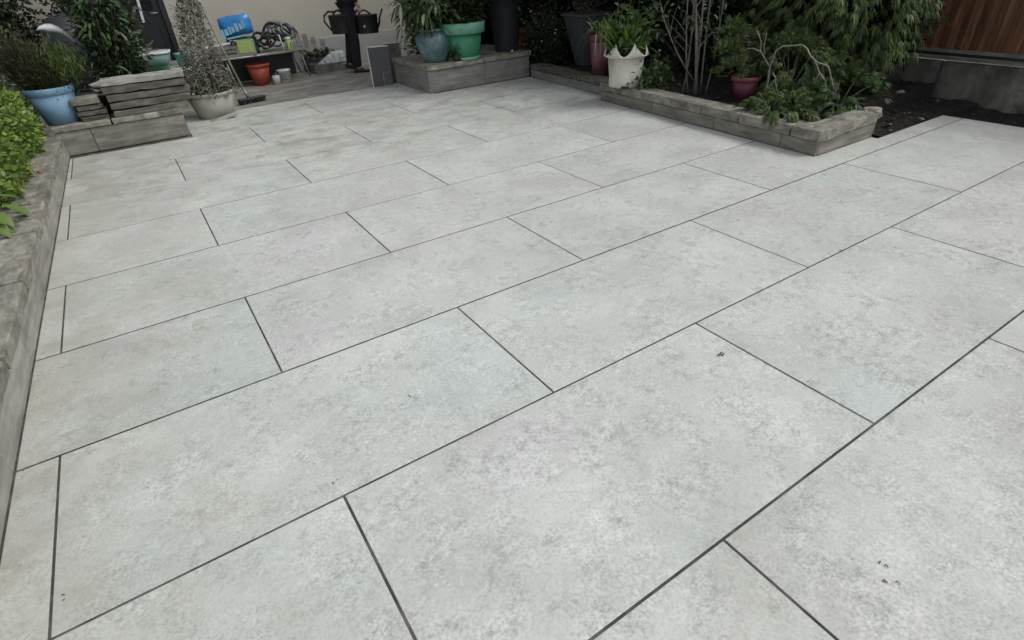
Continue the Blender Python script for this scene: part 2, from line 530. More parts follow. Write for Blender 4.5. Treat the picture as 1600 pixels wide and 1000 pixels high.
def sprays(root, leafm, anchors, outward, ln, wd, nfan=9, droop=.5, nm='foliage', tw=.5):
    """flat fans of narrow scale-leaf twiglets, as cypress and juniper have them"""
    n = len(anchors)
    D = unit(outward)
    side = unit(np.cross(D, np.array([[0, 0, 1.0]]) + rng.normal(size=(n, 3)) * tw))
    up = np.cross(side, D)
    P = []; DD = []; NN = []; LL = []
    for k in range(nfan):
        a = (k / (nfan - 1) - .5)
        t = abs(a) * -1.0
        p = anchors + D * (ln * (.45 * (.5 - abs(a))))[..., None] if np.ndim(ln) else anchors + D * ln * .45 * (.5 - abs(a))
        P.append(p); DD.append(D * (1 - .4 * abs(a)) + side * a * 1.9 + rng.normal(size=(n, 3)) * .12)
        NN.append(up); LL.append(np.full(n, ln) * (1 - .55 * abs(a)) * rng.uniform(.75, 1.2, n))
    P = np.concatenate(P); DD = np.concatenate(DD); NN = np.concatenate(NN); LL = np.concatenate(LL)
    return foliage(nm, leafm, root, P, DD, NN, LL, wd, seg=2, droop=droop, fold=.1)

# ------------------------------------------------------------------ ground
g = B(); g.add([(-70, -70, -.14), (70, -70, -.14), (70, 70, -.14), (-70, 70, -.14)], [(0, 1, 2, 3)])
structure(g.build('ground', M['soil']), 'dark damp earth around the paving')
g = B().box(-1.9, 4.6, 5.425, 7.5, -.13, -.018)
structure(g.build('concrete_yard', M['concrete']), 'rough stained concrete yard between the paving and the house')

# ------------------------------------------------------------------ paving
W = .58
dv = {0: -.0031, 1: .0046, 2: .0002, 3: -.0065, 4: .003, 5: .0015, 6: .006, 7: -.0037, 8: -.0018}
off = {-1: .0168, 0: -.0021, 1: .0134, 2: -.0027, 3: .001, 4: -.0051, 5: -.0045, 6: -.0072, 7: -.0096}
bed = B().box(-.135, 4.985, -3.2, 1.285, -.13, -.0016).box(-.135, 4.04, 1.285, 4.70, -.13, -.0016).box(4.04, 4.188, 1.285, 1.735, -.13, -.0016).box(.74, 2.86, 4.70, 5.42, -.13, -.0016)
patio = structure(bed.build('patio', M['grout']), 'patio of large pale grey stretcher-bond slabs')
GAP = .0031
tile_cache = {}
def line(k):
    return (k + dv.get(k, 0)) * W
def add_tile(x0, x1, y0, y1):
    x0 += GAP; x1 -= GAP; y0 += GAP * (1.0 if y0 < .9 else 1.4); y1 -= GAP * (1.0 if y1 < .9 else 1.4)
    if x1 - x0 < .02 or y1 - y0 < .02: return
    lx, ly = round(x1 - x0, 3), round(y1 - y0, 3)
    if (lx, ly) not in tile_cache:
        b = B().box(-lx / 2, lx / 2, -ly / 2, ly / 2, -.014, 0)
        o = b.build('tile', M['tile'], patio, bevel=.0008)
        tile_cache[(lx, ly)] = o.data
    else:
        o = link('tile', tile_cache[(lx, ly)], patio)
    o.location = ((x0 + x1) / 2, (y0 + y1) / 2, random.uniform(-.0004, .0004))
for r in range(-6, 10):
    y0, y1 = line(r), line(r + 1)
    fr = (0 if r % 2 else .5) + off.get(r, 0)
    for k in range(-2, 6):
        x0, x1 = (fr + k) * 1.2, (fr + k + 1) * 1.2
        cx0 = max(x0, -.13 + .0 * y0)
        if y0 > 4.6: cx0 = max(x0, .775)
        cx1 = min(x1, 4.985 if r < 2 else (4.19 if r == 2 else 4.03))
        cy1 = y1
        if r == 2 and x0 > 4.0: cy1 = 1.285
        if y0 > 4.6: cx1 = min(cx1, 2.86)
        cy1 = min(cy1, 5.42)
        if cx1 - cx0 < .03 or cy1 - y0 < .03: continue
        if r == 2 and x0 > 4.0:
            continue
        add_tile(cx0, cx1, y0, cy1)
add_tile(4.187, 4.985, line(2), 1.285)
# the row the right hand strip belongs to
# crumbs and seeds blown on the paving
cr = B()
def crumb(x, y, s, n):
    for i in range(n):
        a = random.uniform(0, 6.28); d = random.uniform(0, s * 2.2)
        px, py = x + d * math.cos(a), y + d * math.sin(a)
        q = s * random.uniform(.25, .8)
        an = random.uniform(0, 3.1)
        ex, ey = math.cos(an) * q, math.sin(an) * q
        cr.tube([(px - ex, py - ey, .001 + q * .15), (px, py, .002 + q * .45), (px + ex, py + ey, .001 + q * .2)], q * .18, q * .3, 5)
for (x, y, s, n) in ((1.728, .413, .010, 4), (.872, .813, .007, 3), (.60, .637, .006, 3), (1.426, -.214, .006, 3), (1.394, -.241, .006, 3), (1.405, -.262, .005, 2), (.262, 1.207, .005, 2), (2.624, .584, .007, 2), (1.79, .38, .004, 1), (.036, .669, .004, 2), (.93, 2.6, .005, 2), (1.9, .9, .004, 1), (2.2, .2, .004, 1)):
    crumb(x, y, s, n)
for i in range(150):
    crumb(random.uniform(-.05, 4.6), random.uniform(-.4, 4.2), random.uniform(.0015, .0035), 1)
for i in range(120):
    k = random.randrange(0, 7)
    crumb(random.uniform(.0, 3.6), line(k) + random.gauss(0, .006), random.uniform(.0015, .0035), 1)
for i in range(90):
    q = random.random()
    crumb(3.60 - abs(random.gauss(0, .05)) + .12 * q, 1.34 + q * 1.9, random.uniform(.0015, .004), 1)
for i in range(60):
    crumb(random.uniform(-.075, -.05), random.uniform(1.0, 4.6), random.uniform(.002, .004), 1)
tag(stuff(cr.build('debris', M['crumb'])), 'tiny dark crumbs and dry seeds scattered on the pale paving', 'debris')

# ------------------------------------------------------------------ walls of clad blockwork
def clad_wall(root, length, depth, h_clad, h_cop, joints, cop_joints, cladm, copm, over=.012, core=True, cop_depth=None, jit=.003, inset=0, gap=.010):
    """runs along local +x, front face on local -y side at y=0, top coping laid over it"""
    cop_depth = cop_depth or depth
    B().box(.002, length - .02, .012, depth, -.12, h_clad - .002).build('core', M['grout'], root)
    B().box(0, length, -.0045, -.0003, 0, .003).build('foot_joint', M['grout'], root)
    js = [0] + joints + [length]
    for a, b in zip(js[:-1], js[1:]):
        l = b - a - .004
        B().box(-l / 2, l / 2, 0, .011, 0, h_clad).build('cladding_panel', cladm, root, loc=((a + b) / 2, random.uniform(-.0005, .0005), 0), bevel=.0015)
    js = [-over if not inset else inset] + cop_joints + [length + over]
    for a, b in zip(js[:-1], js[1:]):
        l = b - a - gap
        B().box(-l / 2, l / 2, -over, cop_depth, 0, h_cop).build('coping_stone', copm, root, loc=((a + b) / 2, random.uniform(-.003, .003), h_clad + .004), rotz=random.uniform(-.006, .006), cuts=7, jitter=jit, bevel=.003)

# left garden wall: local x runs along world +y ; front (local -y) faces world +x
lw = thing('garden_wall', (-.117, -1.2, 0), 'low pale wall with rough coping along the left edge of the paving', 'wall', rotz=R(90) - math.atan(.0145))
clad_wall(lw, 5.92, .22, .098, .044, [.6, 1.2, 1.78, 2.36, 2.94, 3.52, 4.10, 4.7, 5.3], [.3, .95, 1.55, 2.15, 2.72, 3.3, 3.86, 4.45, 5.0, 5.55], M['cladding_light'], M['coping'], over=.006, cop_depth=.24, jit=.0022, gap=.024)
B().box(-.95, -.36, -3, 6.9, -.13, .06).build('bed_soil', M['soil'])
bpy.data.objects['bed_soil'].name = 'soil_bed'
structure(bpy.data.objects['soil_bed'], 'dark soil of the planting bed left of the low wall')

# rear left step wall
sw = thing('step_wall', (-.058, 4.73, 0), 'low clad step wall in front of the slab stack with the light blue pot on it', 'wall')
clad_wall(sw, .828, .75, .160, .038, [.212], [.36], M['cladding'], M['coping'], over=.008)
B().box(0, .68, 0, .011, 0, .158).build('side_panel', M['cladding'], sw, loc=(.829, .02, 0), rotz=R(90), bevel=.0015)

# rear planter plinth
pw = thing('planter_plinth', (2.825, 4.665, 0), 'low clad corner plinth at the back carrying the blue and the green pot', 'plinth')
clad_wall(pw, 1.14, .80, .192, .042, [.615], [.60], M['cladding_dark'], M['coping'], over=.018, cop_depth=.80)
B().box(-.39, .39, 0, .011, 0, .192).build('side_panel', M['cladding_dark'], pw, loc=(-.001, .40, 0), rotz=R(-90), bevel=.0015)

# right raised bed, long side: local x runs towards the camera (world -y); front faces world -x
br = thing('raised_bed_wall', (3.735, 3.30, 0), 'low raised bed wall with rough coping under the white pot', 'wall', rotz=R(-90) - math.atan(.06))
clad_wall(br, 1.981, .12, .078, .058, [.62, 1.22, 1.74], [.52, 1.10, 1.42, 1.80], M['cladding'], M['coping'], over=.010, cop_depth=.135, jit=.0026)
bn = thing('raised_bed_end_wall', (3.629, 1.322, 0), 'short end wall of the raised bed nearest the camera', 'wall', rotz=R(0))
clad_wall(bn, .565, .12, .080, .056, [], [.30], M['cladding'], M['coping'], over=.006, cop_depth=.14, jit=.0026)
B().box(-.06, .06, -.05, .05, 0, .042).build('loose_coping_stone', M['coping'], None, loc=(4.255, 1.39, .100), rotz=.5, cuts=3, jitter=.006, bevel=.006)
tag(bpy.data.objects['loose_coping_stone'], 'small broken stone jutting out at the right end of the raised bed', 'stone')
B().box(-.035, .035, -.04, .04, 0, .10).build('standing_stone', M['gravel_board'], None, loc=(4.262, 1.405, -.002), cuts=2, jitter=.003, bevel=.003)
tag(bpy.data.objects['standing_stone'], 'dark upright block under the jutting stone at the raised bed end', 'stone')
bf = thing('rear_bed_edging', (3.945, 4.62, 0), 'dark uneven low edging between the plinth and the raised bed', 'edging', rotz=R(-90) - math.atan(.07))
clad_wall(bf, 1.36, .14, .070, .045, [.6], [.28, .52, .81, 1.1], M['cladding_dark'], M['slab'], over=.004, jit=.006)

# soil inside the raised bed and the dark strip along the fence
def soil_patch(name, x0, x1, y0, y1, z, label, mat='bark_soil', amp=.012, z0=-.13):
    nx, ny = max(2, int((x1 - x0) / .05)), max(2, int((y1 - y0) / .05))
    vs = []; fs = []
    for j in range(ny + 1):
        for i in range(nx + 1):
            vs.append((x0 + (x1 - x0) * i / nx, y0 + (y1 - y0) * j / ny, z + random.uniform(-amp, amp)))
    for j in range(ny):
        for i in range(nx):
            a = j * (nx + 1) + i
            fs.append((a, a + 1, a + nx + 2, a + nx + 1))
    b = B().add(vs, fs)
    n = nx + 1
    ring = [i for i in range(n)] + [j * n + nx for j in range(1, ny + 1)] + [ny * n + i for i in range(nx - 1, -1, -1)] + [j * n for j in range(ny - 1, 0, -1)]
    o = len(vs)
    lo = [(vs[i][0], vs[i][1], z0) for i in ring]
    b2 = B().add(vs + lo, fs + [(ring[(k + 1) % len(ring)], ring[k], o + k, o + (k + 1) % len(ring)) for k in range(len(ring))])
    return structure(b2.build(name, M[mat]), label)
soil_patch('raised_bed_soil', 3.80, 4.20, 1.46, 3.3, .085, 'dark soil inside the raised bed')
soil_patch('shrub_bed_soil', 4.201, 5.55, 1.62, 7.4, .075, 'dark soil under the shrubs')
soil_patch('rear_bed_soil', 4.02, 4.20, 3.301, 7.4, .09, 'dark soil behind the rear edging')
soil_patch('ditch_soil', 4.30, 5.56, 1.297, 1.62, -.02, 'dark earth between the paving and the shrubs')
soil_patch('fence_strip_soil', 4.995, 5.58, -3.0, 1.296, -.055, 'black earth strip along the foot of the fence')
soil_patch('left_bed_soil', -.93, -.361, -2.9, 6.8, .075, 'dark soil in the left bed')
# small stones and twigs lying on the dark corner
for i, (x, y, z, s, rr) in enumerate(((4.80, 1.33, -.01, .030, .3), (4.55, 1.40, -.01, .022, 1.2), (5.05, 1.62, .08, .034, 2.0), (4.42, 1.33, -.01, .018, .9))):
    o = B().lathe([(0.001, -.5), (.7, -.42), (1, 0), (.75, .42), (0.001, .5)], 7).build('stone', M['coping'], None, loc=(x, y, z + s * .3), rot=(.1, .2, rr), jitter=.12)
    o.data.transform(Matrix.Diagonal((s, s * .7, s * .6, 1)))
    tag(o, ['round grey stone on the dark earth right of the raised bed', 'second stone, between the bed end and the larger round stone', 'pale stone lying highest, close to the foot of the wall', 'smallest stone, closest to the raised bed end'][i], 'stone', 'loose stones on the dark earth')

n = 1500
P = np.stack([rng.uniform(3.82, 5.5, n), rng.uniform(1.35, 3.4, n), np.full(n, .088)], 1)
P[:, 2] = np.where((P[:, 1] < 1.62) & (P[:, 0] > 4.27), -.008, .092)
P2 = np.stack([rng.uniform(5.0, 5.55, 260), rng.uniform(-.6, 1.3, 260), np.full(260, -.043)], 1)
P = np.concatenate([P, P2]); n = len(P)
L_litter = leaf_mat('leaf_litter', (.018, .014, .010), (.06, .048, .034), (.14, .12, .09), .8, .1)
ol = foliage('leaf_litter', L_litter, None, P, rnd_dirs(n, 0) * np.array([[1, 1, .15]]), rnd_dirs(n, 2.0), .035 * rng.uniform(.4, 1.3, n), .018, seg=2, droop=.1)
tag(ol, 'dead brown leaves and bits scattered on the dark soil of the right bed', 'leaf litter')
# ------------------------------------------------------------------ fence on the right
FX = 5.60
gw = thing('gravel_board_wall', (FX, 0, 0), 'mossy grey concrete base wall under the brown fence', 'wall')
ys = [-3.4, -2.1, -.75, .42, 1.63, 2.9, 4.2, 5.5, 6.8, 7.45]
for a, b in zip(ys[:-1], ys[1:]):
    B().box(0, .05, a + .006, b - .006, -.13, .225).build('concrete_panel', M['gravel_board'], gw, loc=(0, 0, 0), bevel=.003)
    B().box(-.004, .054, b - .009, b + .009, -.13, .223).build('concrete_post', M['pot_grey'], gw)
fe = thing('timber_fence', (FX, 0, .236), 'reddish brown timber fence on top of the mossy concrete wall', 'fence')
for a, b in zip(ys[:-1], ys[1:]):
    B().box(-.022, .035, a + .001, b - .001, 0, .024).build('rail', M['rail'], fe, bevel=.003)
    B().box(-.012, .035, a + .001, b - .001, .044, .068).build('rail', M['rail'], fe, bevel=.003)
B().box(.010, .035, -3.4, 7.44, .025, .043).build('batten', M['pot_black'], fe)
B().box(.028, .034, -3.4, 7.44, .072, 1.08).build('backing_panel', M['board'], fe)
y = -3.4; bw = .098
bm_cache = []
for k in range(4):
    bb = B()
    vs = []; fs = []
    for j in range(6):
        z = .07 + j * .21
        wv = .003 * math.sin(j * 1.7 + k)
        vs += [(0 + wv, -bw / 2, z), (-.009 + wv, 0, z), (0 + wv, bw / 2 - .002, z), (.012 + wv, bw / 2 - .002, z), (.012 + wv, -bw / 2, z)]
    for j in range(5):
        for i in range(5):
            i2 = (i + 1) % 5
            fs.append((j * 5 + i, (j + 1) * 5 + i, (j + 1) * 5 + i2, j * 5 + i2))
    fs += [(0, 1, 2, 3, 4), (29, 28, 27, 26, 25)]
    bb.add(vs, fs)
    me = bb.mesh('fence_board'); me.materials.append(M['board']); bm_cache.append(me)
i = 0
while y < 7.4:
    link('fence_board', bm_cache[random.randrange(4)], fe, (random.uniform(-.004, .004), y + bw / 2, random.uniform(-.006, .004)), rot=(random.uniform(-.008, .008), 0, random.uniform(-.015, .015)))
    y += bw

# ------------------------------------------------------------------ house
HY = 7.5
hs = thing('house', (0, HY, 0), 'cream rendered house wall across the back with a black door', 'house')
hw = B().box(-2.4, .52, 0, .3, -.13, 3.4).box(1.115, 5.9, 0, .3, -.13, 3.4).box(.52, 1.115, 0, .3, 1.55, 3.4)
hw.build('wall', M['render'], hs)
B().box(1.12, 5.9, -.012, -.001, -.05, .30).build('plinth', M['plinth'], hs, bevel=.003)
dr = B().box(.575, 1.06, .05, .09, .02, 1.5).build('door', M['black_paint'], hs)
B().box(.64, .995, .044, .049, .75, 1.42).build('pane', M['glass_dark'], dr)
B().box(.64, .995, .040, .049, .12, .62).build('door_panel', M['black_paint'], dr, bevel=.006)
B().tube([(1.02, .045, .72), (1.02, .005, .72), (.95, .005, .72)], .009, .009, 6).build('handle', M['metal'], dr)
fb = B().box(.522, .574, .0, .1, .0, 1.548).box(1.061, 1.113, .0, .1, .0, 1.548).box(.574, 1.061, .0, .1, 1.502, 1.548)
fb.build('door_frame', M['black_paint'], hs, bevel=.003)
B().box(.48, 1.15, -.09, .0, -.10, .018).build('doorstep', M['concrete'], hs, bevel=.005)
B().box(-2.6, 6.1, -.34, .4, 3.4, 3.46).build('roof_edge', M['black_paint'], hs)
gt = B().tube([(-2.6, -.38, 3.38), (6.1, -.38, 3.38)], .05, .05, 8).build('gutter', M['black_paint'], hs)
# white marks on the dark door: glass reflections modelled as a thin white strip
o = B().box(-.012, .012, -.002, .002, -.26, 0).build('reflection_strip', M['white_upvc'], None, loc=(.885, HY + .038, .90), rot=(0, .10, 0))
tag(o, 'narrow white strip painted as a glass reflection on the black house door', 'strip')

# ------------------------------------------------------------------ bench with clutter
bt = thing('trestle_bench', (1.78, 6.86, 0), 'long low grey bench against the house wall, loaded with garden clutter', 'bench', rotz=R(1.5))
B().box(-.86, .50, -.21, .20, .268, .292).build('bench_top', M['wood_grey'], bt, bevel=.003)
B().tube([(-.86, -.214, .280), (.50, -.214, .280)], .012, .012, 6).build('front_edge', M['metal'], bt)
for (x, y2) in ((.47, -.19), (-.33, -.19), (.47, .16), (-.82, .16), (-.82, -.19)):
    B().tube([(x - .02, y2, .268), (x, y2, .12), (x + .025, y2, .0)], .010, .010, 6).build('leg', M['metal'], bt)
B().box(-.80, .44, .14, .19, .0, .26).build('back_panel', M['pot_black'], bt)
ZB = .2925

# blue bag
def pillow(name, mat, sx, sy, sz, loc, rot, parent=None, crump=.012, nx=9, nz=7):
    vs = []; fs = []
    for side in (-1, 1):
        for j in range(nz + 1):
            for i in range(nx + 1):
                u = i / nx * 2 - 1; v = j / nz * 2 - 1
                bul = (1 - abs(u) ** 4) * (1 - abs(v) ** 4)
                vs.append((u * sx / 2 * (1 - .05 * v * v) + random.uniform(-1, 1) * crump * .4, side * (sy / 2 * bul ** .6 + .001) + random.uniform(-1, 1) * crump * .5 * (bul > 0), (v + 1) * sz / 2 * (1 - .04 * u * u) + random.uniform(-1, 1) * crump * .4))
    n = (nx + 1) * (nz + 1)
    for s in (0, 1):
        for j in range(nz):
            for i in range(nx):
                a = s * n + j * (nx + 1) + i
                q = (a, a + 1, a + nx + 2, a + nx + 1)
                fs.append(q if s == 0 else q[::-1])
    b = B().add(vs, fs, True)
    return b.build(name, mat, parent, loc=loc, rot=rot)
bag = thing('compost_bag', (1.665, 6.80, ZB), 'crumpled bright blue compost bag leaning on the bench', 'bag', rotz=R(-22))
pillow('bag_body', M['bag_blue'], .33, .12, .19, (0, 0, .185), (R(-6), R(-7), 0), bag)
pillow('bag_base', M['bag_green'], .32, .13, .17, (.005, 0, .0), (R(-3), 0, 0), bag)
for (x, z, ww, hh) in ((-.115, .225, .030, .085), (-.075, .235, .034, .060), (-.035, .245, .026, .070), (.0, .246, .030, .052), (.042, .262, .032, .078), (.085, .262, .030, .055), (.118, .275, .018, .075), (-.02, .175, .15, .016)):
    B().box(x - ww / 2, x + ww / 2, -.0745, -.069, z - hh / 2, z + hh / 2).build('print_patch', M['bag_pale'], bag, rot=(R(-2), R(-7), 0))
B().box(-.09, .12, -.072, -.069, .12, .15).build('print_patch', M['white_tub'], bag)

bx = thing('labelled_carton', (1.66, 6.685, ZB), 'small grey carton with a lime green label at the front of the bench', 'carton', rotz=R(-14))
B().box(-.125, .11, -.035, .05, 0, .15).build('carton_body', M['cardboard'], bx, bevel=.004)
B().box(-.055, .10, -.038, -.0355, .03, .145).build('label', M['label_green'], bx)
B().lathe([(.012, 0), (.030, 0), (.030, .006), (.012, .006)], 18).build('black_ring', M['rubber'], bx, loc=(-.09, -.036, .125), rot=(R(90), 0, 0))
B().lathe([(.006, 0), (.018, 0), (.018, .006), (.006, .006)], 14).build('black_ring', M['rubber'], bx, loc=(-.09, -.036, .03), rot=(R(90), 0, 0))

# tangle of hose and netting on the bench
def coil(name, mat, c, R0, r, turns, tilt, z0=0, jit=.012, squash=.7, parent=None, n=16):
    b = B(); pts = []
    for i in range(int(turns * n)):
        a = 2 * math.pi * i / n
        rr = R0 * (1 + random.uniform(-.12, .12))
        p = Vector((rr * math.cos(a), rr * math.sin(a) * squash, z0 + i / n * r * .8 + random.uniform(-jit, jit)))
        p.rotate(Matrix.Rotation(tilt[0], 3, 'X') @ Matrix.Rotation(tilt[1], 3, 'Y'))
        pts.append(p)
    b.tube(pts, r, r, 6)
    return b.build(name, mat, parent, loc=c)
h1 = thing('black_cable_heap', (1.92, 6.75, ZB), 'tangled heap of black cable in the middle of the bench', 'cable')
for k in range(6):
    coil('cable_loop', M['rubber'], (random.uniform(-.07, .09), random.uniform(-.04, .04), .085 + .014 * k), random.uniform(.06, .11), .007, 2.6, (R(random.uniform(20, 95)), R(random.uniform(-40, 40))), parent=h1, jit=.015)
h2 = thing('grey_hose_coil', (2.10, 6.86, ZB), 'large grey garden hose coiled over the right half of the bench', 'hose')
for k in range(4):
    coil('hose_loop', M['hose_grey'] if k % 2 else M['pot_grey'], (.0 + k * .03, .0 + .01 * k, .17), .15 - .012 * k, .0105, 3.2, (R(70), R(24 + 6 * k)), parent=h2, jit=.012, squash=.62)
B().tube(bez((-.20, -.02, .12), (-.12, -.04, .42), (.10, -.06, .14), 10), .014, .012, 7).build('hose_end', M['rubber'], h2)
jr = thing('green_jar', (2.13, 6.69, ZB), 'small green glass jar with pale lid at the right end of the bench', 'jar')
B().lathe([(.001, 0), (.034, 0), (.036, .01), (.036, .085), (.026, .10), (.026, .11)], 18).build('jar_body', M['label_green'], jr)
B().lathe([(.029, .108), (.030, .128), (.001, .13)], 18).build('lid', M['white_tub'], jr)
for k, a in enumerate((.3, 1.3, 2.3, 3.4, 4.4, 5.4)):
    B().box(-.006, .006, -.0375, -.034, .015, .08).build('rib', M['pot_green'], jr, rotz=a)
st_ = B().tube([(2.06, 6.66, ZB + .005), (2.045, 6.68, ZB + .16)], .006, .006, 6).build('short_stick', M['white_upvc'])
tag(st_, 'short pale stick standing left of the green jar on the bench', 'stick')
pl = B().box(-.17, .15, -.03, .03, 0, .012).build('pale_batten', M['white_upvc'], None, loc=(1.44, 6.70, .41), rot=(0, R(-4), R(2)))
tag(pl, 'pale batten lying level behind the dry climber at the left of the bench', 'batten')
cr8 = thing('grey_crate', (1.44, 6.74, ZB), 'grey slatted crate behind the dry climber on the bench', 'crate')
for zz in (0, .04, .08):
    B().box(-.15, .13, -.09, -.082, zz, zz + .028).build('slat', M['wood_grey'], cr8)
    B().box(-.15, .13, .072, .08, zz, zz + .028).build('slat', M['wood_grey'], cr8)
B().box(-.15, .13, -.082, .072, 0, .008).build('crate_floor', M['wood_grey'], cr8)
B().box(-.158, -.150, -.09, .08, 0, .11).build('end_board', M['wood_grey'], cr8)
B().box(.130, .138, -.09, .08, 0, .11).build('end_board', M['wood_grey'], cr8)

# under the bench
def pot_mesh(root, r0, r1, h, mat, rimm=None, rim_h=.03, rim_o=.008, wall=.006, seg=32, soil=True, rimname='rim', feet=False, fill=.85):
    B().lathe([(.001, .004), (r0, 0), (r1 - .001, h - rim_h), (r1 - wall, h - rim_h + .001), (r1 - wall, h - rim_h - .001), (r0 - wall, wall), (.001, wall)], seg).build('pot', mat, root)
    B().lathe([(r1 - .002, h - rim_h - .004), (r1 + rim_o, h - rim_h), (r1 + rim_o * 1.3, h - .004), (r1 + rim_o, h), (r1 - wall, h), (r1 - wall - .001, h - rim_h - .004)], seg).build(rimname, rimm or mat, root)
    if soil:
        hz = h * fill
        rr = r0 + (r1 - r0) * fill - wall
        B().lathe([(.001, hz + .006), (rr * .6, hz + .004), (rr, hz)], seg).build('soil', M['soil'], root)

rp = thing('red_flower_pot', (1.745, 6.70, -.018), 'brick red plastic flower pot under the bench', 'flower pot')
pot_mesh(rp, .078, .118, .215, M['red_plastic'], rim_h=.028, rim_o=.006, fill=.6)
tb = thing('paint_tub', (1.985, 6.62, -.018), 'white tub with grey printed stripes under the bench', 'tub')
B().lathe([(.001, 0), (.066, 0), (.070, .12), (.074, .122), (.074, .135), (.001, .136)], 24).build('tub_body', M['white_tub'], tb)
for zz in (.035, .055, .075, .095):
    me = B()
    arc = [(-2.6 + k * .14) for k in range(9)]
    for a, b2 in zip(arc[:-1], arc[1:]):
        rr = .0715
        me.add([(rr * math.cos(a), rr * math.sin(a), zz), (rr * math.cos(b2), rr * math.sin(b2), zz), (rr * math.cos(b2), rr * math.sin(b2), zz + .008), (rr * math.cos(a), rr * math.sin(a), zz + .008)], [(0, 1, 2, 3)])
    me.build('printed_stripe', M['print_grey'], tb)
tb2 = thing('white_jar', (1.885, 6.60, -.018), 'smaller white jar with a dark lid beside the striped tub', 'jar')
B().lathe([(.001, 0), (.040, 0), (.042, .085), (.030, .095)], 20).build('jar_body', M['white_tub'], tb2)
B().lathe([(.034, .093), (.034, .115), (.001, .117)], 20).build('lid', M['rubber'], tb2)

# boards, bags and trough right of the bench
for k, (x, hh, lean) in enumerate(((2.43, .44, .10), (2.50, .40, .09), (2.57, .36, .12), (2.66, .33, .10))):
    o = B().box(-.028, .028, -.006, .006, 0, hh).build('leaning_board', M['wood_grey'], None, loc=(x, 7.32 - .03 * k, -.015), rot=(R(-14), R(2 * k - 2), R(3)), bevel=.002)
    tag(o, ['tallest and leftmost of the four grey boards leaning on the house wall', 'second of the four leaning grey boards, counted from the bench', 'third of the four leaning grey boards, counted from the bench', 'shortest leaning board, nearest the walking person'][k], 'board', 'grey boards leaning on the house wall')
tr = thing('stone_trough', (2.64, 7.0, -.018), 'long grey trough on the yard holding the white gravel bag', 'trough', rotz=R(2))
B().box(-.24, .24, -.10, -.085, 0, .095).build('front_side', M['gravel_board'], tr, bevel=.003)
B().box(-.24, .24, .085, .10, 0, .095).build('back_side', M['gravel_board'], tr, bevel=.003)
B().box(-.24, -.222, -.084, .084, 0, .095).build('end_side', M['gravel_board'], tr, bevel=.003)
B().box(.222, .24, -.084, .084, 0, .095).build('end_side', M['gravel_board'], tr, bevel=.003)
B().box(-.221, .221, -.084, .084, .002, .06).build('trough_floor', M['soil'], tr)
gbag = thing('gravel_bag', (2.66, 6.98, .046), 'crumpled white gravel bag slumped in the grey trough', 'bag')
vs = []; fs = []
nx, ny = 12, 8
for j in range(ny + 1):
    for i in range(nx + 1):
        u, v = i / nx, j / ny
        h = .15 * (math.sin(math.pi * min(1, u * .62 + .04)) ** 1.2) * math.sin(math.pi * v) ** .45 + random.uniform(-.008, .008)
        if i in (0, nx) or j in (0, ny): h = 0.0
        vs.append((-.20 + .38 * u, -.078 + .156 * v, h))
for j in range(ny):
    for i in range(nx):
        a = j * (nx + 1) + i
        fs.append((a, a + 1, a + nx + 2, a + nx + 1))
B().add(vs, fs, True).build('bag_body', M['bag_white'], gbag)
dk = thing('dark_plant_tray', (2.52, 7.16, -.018), 'low dark withered plants behind the grey trough', 'plant')
B().box(-.16, .22, -.06, .06, 0, .14).build('tray', M['pot_black'], dk, bevel=.008)
n = 260
P = np.stack([rng.uniform(-.17, .24, n), rng.uniform(-.07, .07, n), rng.uniform(.12, .19, n)], 1)
foliage('foliage', L['dry'], dk, P, rnd_dirs(n, .8), rnd_dirs(n, .3), .07, .015, seg=2, droop=.3)
n = 90
P = np.stack([rng.uniform(-.14, .2, n), rng.uniform(-.05, .05, n), rng.uniform(.14, .2, n)], 1)
foliage('foliage', L['dark'], dk, P, rnd_dirs(n, .8), rnd_dirs(n, .3), .08, .03, seg=2, droop=.2)

# ------------------------------------------------------------------ broom
bmh = thing('broom', (1.44, 5.74, -.018), 'black broom head on the yard with its long handle leaning up left', 'broom')
B().box(-.13, .135, -.028, .028, .030, .052).build('head', M['pot_black'], bmh, rotz=R(14), bevel=.005)
bb = B()
for i in range(26):
    for j in range(3):
        x = -.125 + .25 * i / 25; y2 = -.02 + .02 * j
        bb.tube([(x, y2, .031), (x + random.uniform(-.008, .008), y2 * 1.3 + random.uniform(-.006, .006), .001)], .0045, .003, 4, False)
stuff(bb.build('bristles', M['rubber'], bmh, rotz=R(14)))
B().tube([(-.03, .0, .05), (-.10, .12, .45), (-.185, .26, 1.02)], .0095, .0095, 8).build('handle', M['cane'], bmh)
B().tube([(-.02, 0, .048), (-.045, .025, .13)], .014, .012, 8).build('socket', M['metal'], bmh)

# ------------------------------------------------------------------ leaning slabs by the plinth
def lean(name, x, y, wdt, hh, th, rz, tilt, mat, edge, label):
    t = thing(name, (x, y, -.018), label, 'slab', rotz=rz)
    B().box(-wdt / 2, wdt / 2, -th / 2, th / 2, 0, hh).build('slab_body', mat, t, rot=(tilt, 0, 0))
    e = B().box(-wdt / 2 - .010, -wdt / 2 - .0005, -th / 2 - .004, th / 2 + .001, 0, hh).box(-wdt / 2 - .004, wdt / 2, -th / 2 - .004, th / 2 + .001, hh + .0005, hh + .010)
    e.build('pale_edge', edge, t, rot=(tilt, 0, 0))
    return t
lean('leaning_slab', 2.68, 5.44, .20, .37, .016, R(-20), R(-4), M['pot_grey'], M['white_pot'], 'tall thin grey slab with pale edges propped at the plinth corner')
lean('leaning_slab', 2.89, 5.58, .17, .37, .018, R(-14), R(-5), M['gravel_board'], M['white_pot'], 'second thin slab, standing behind the blue glazed pot')
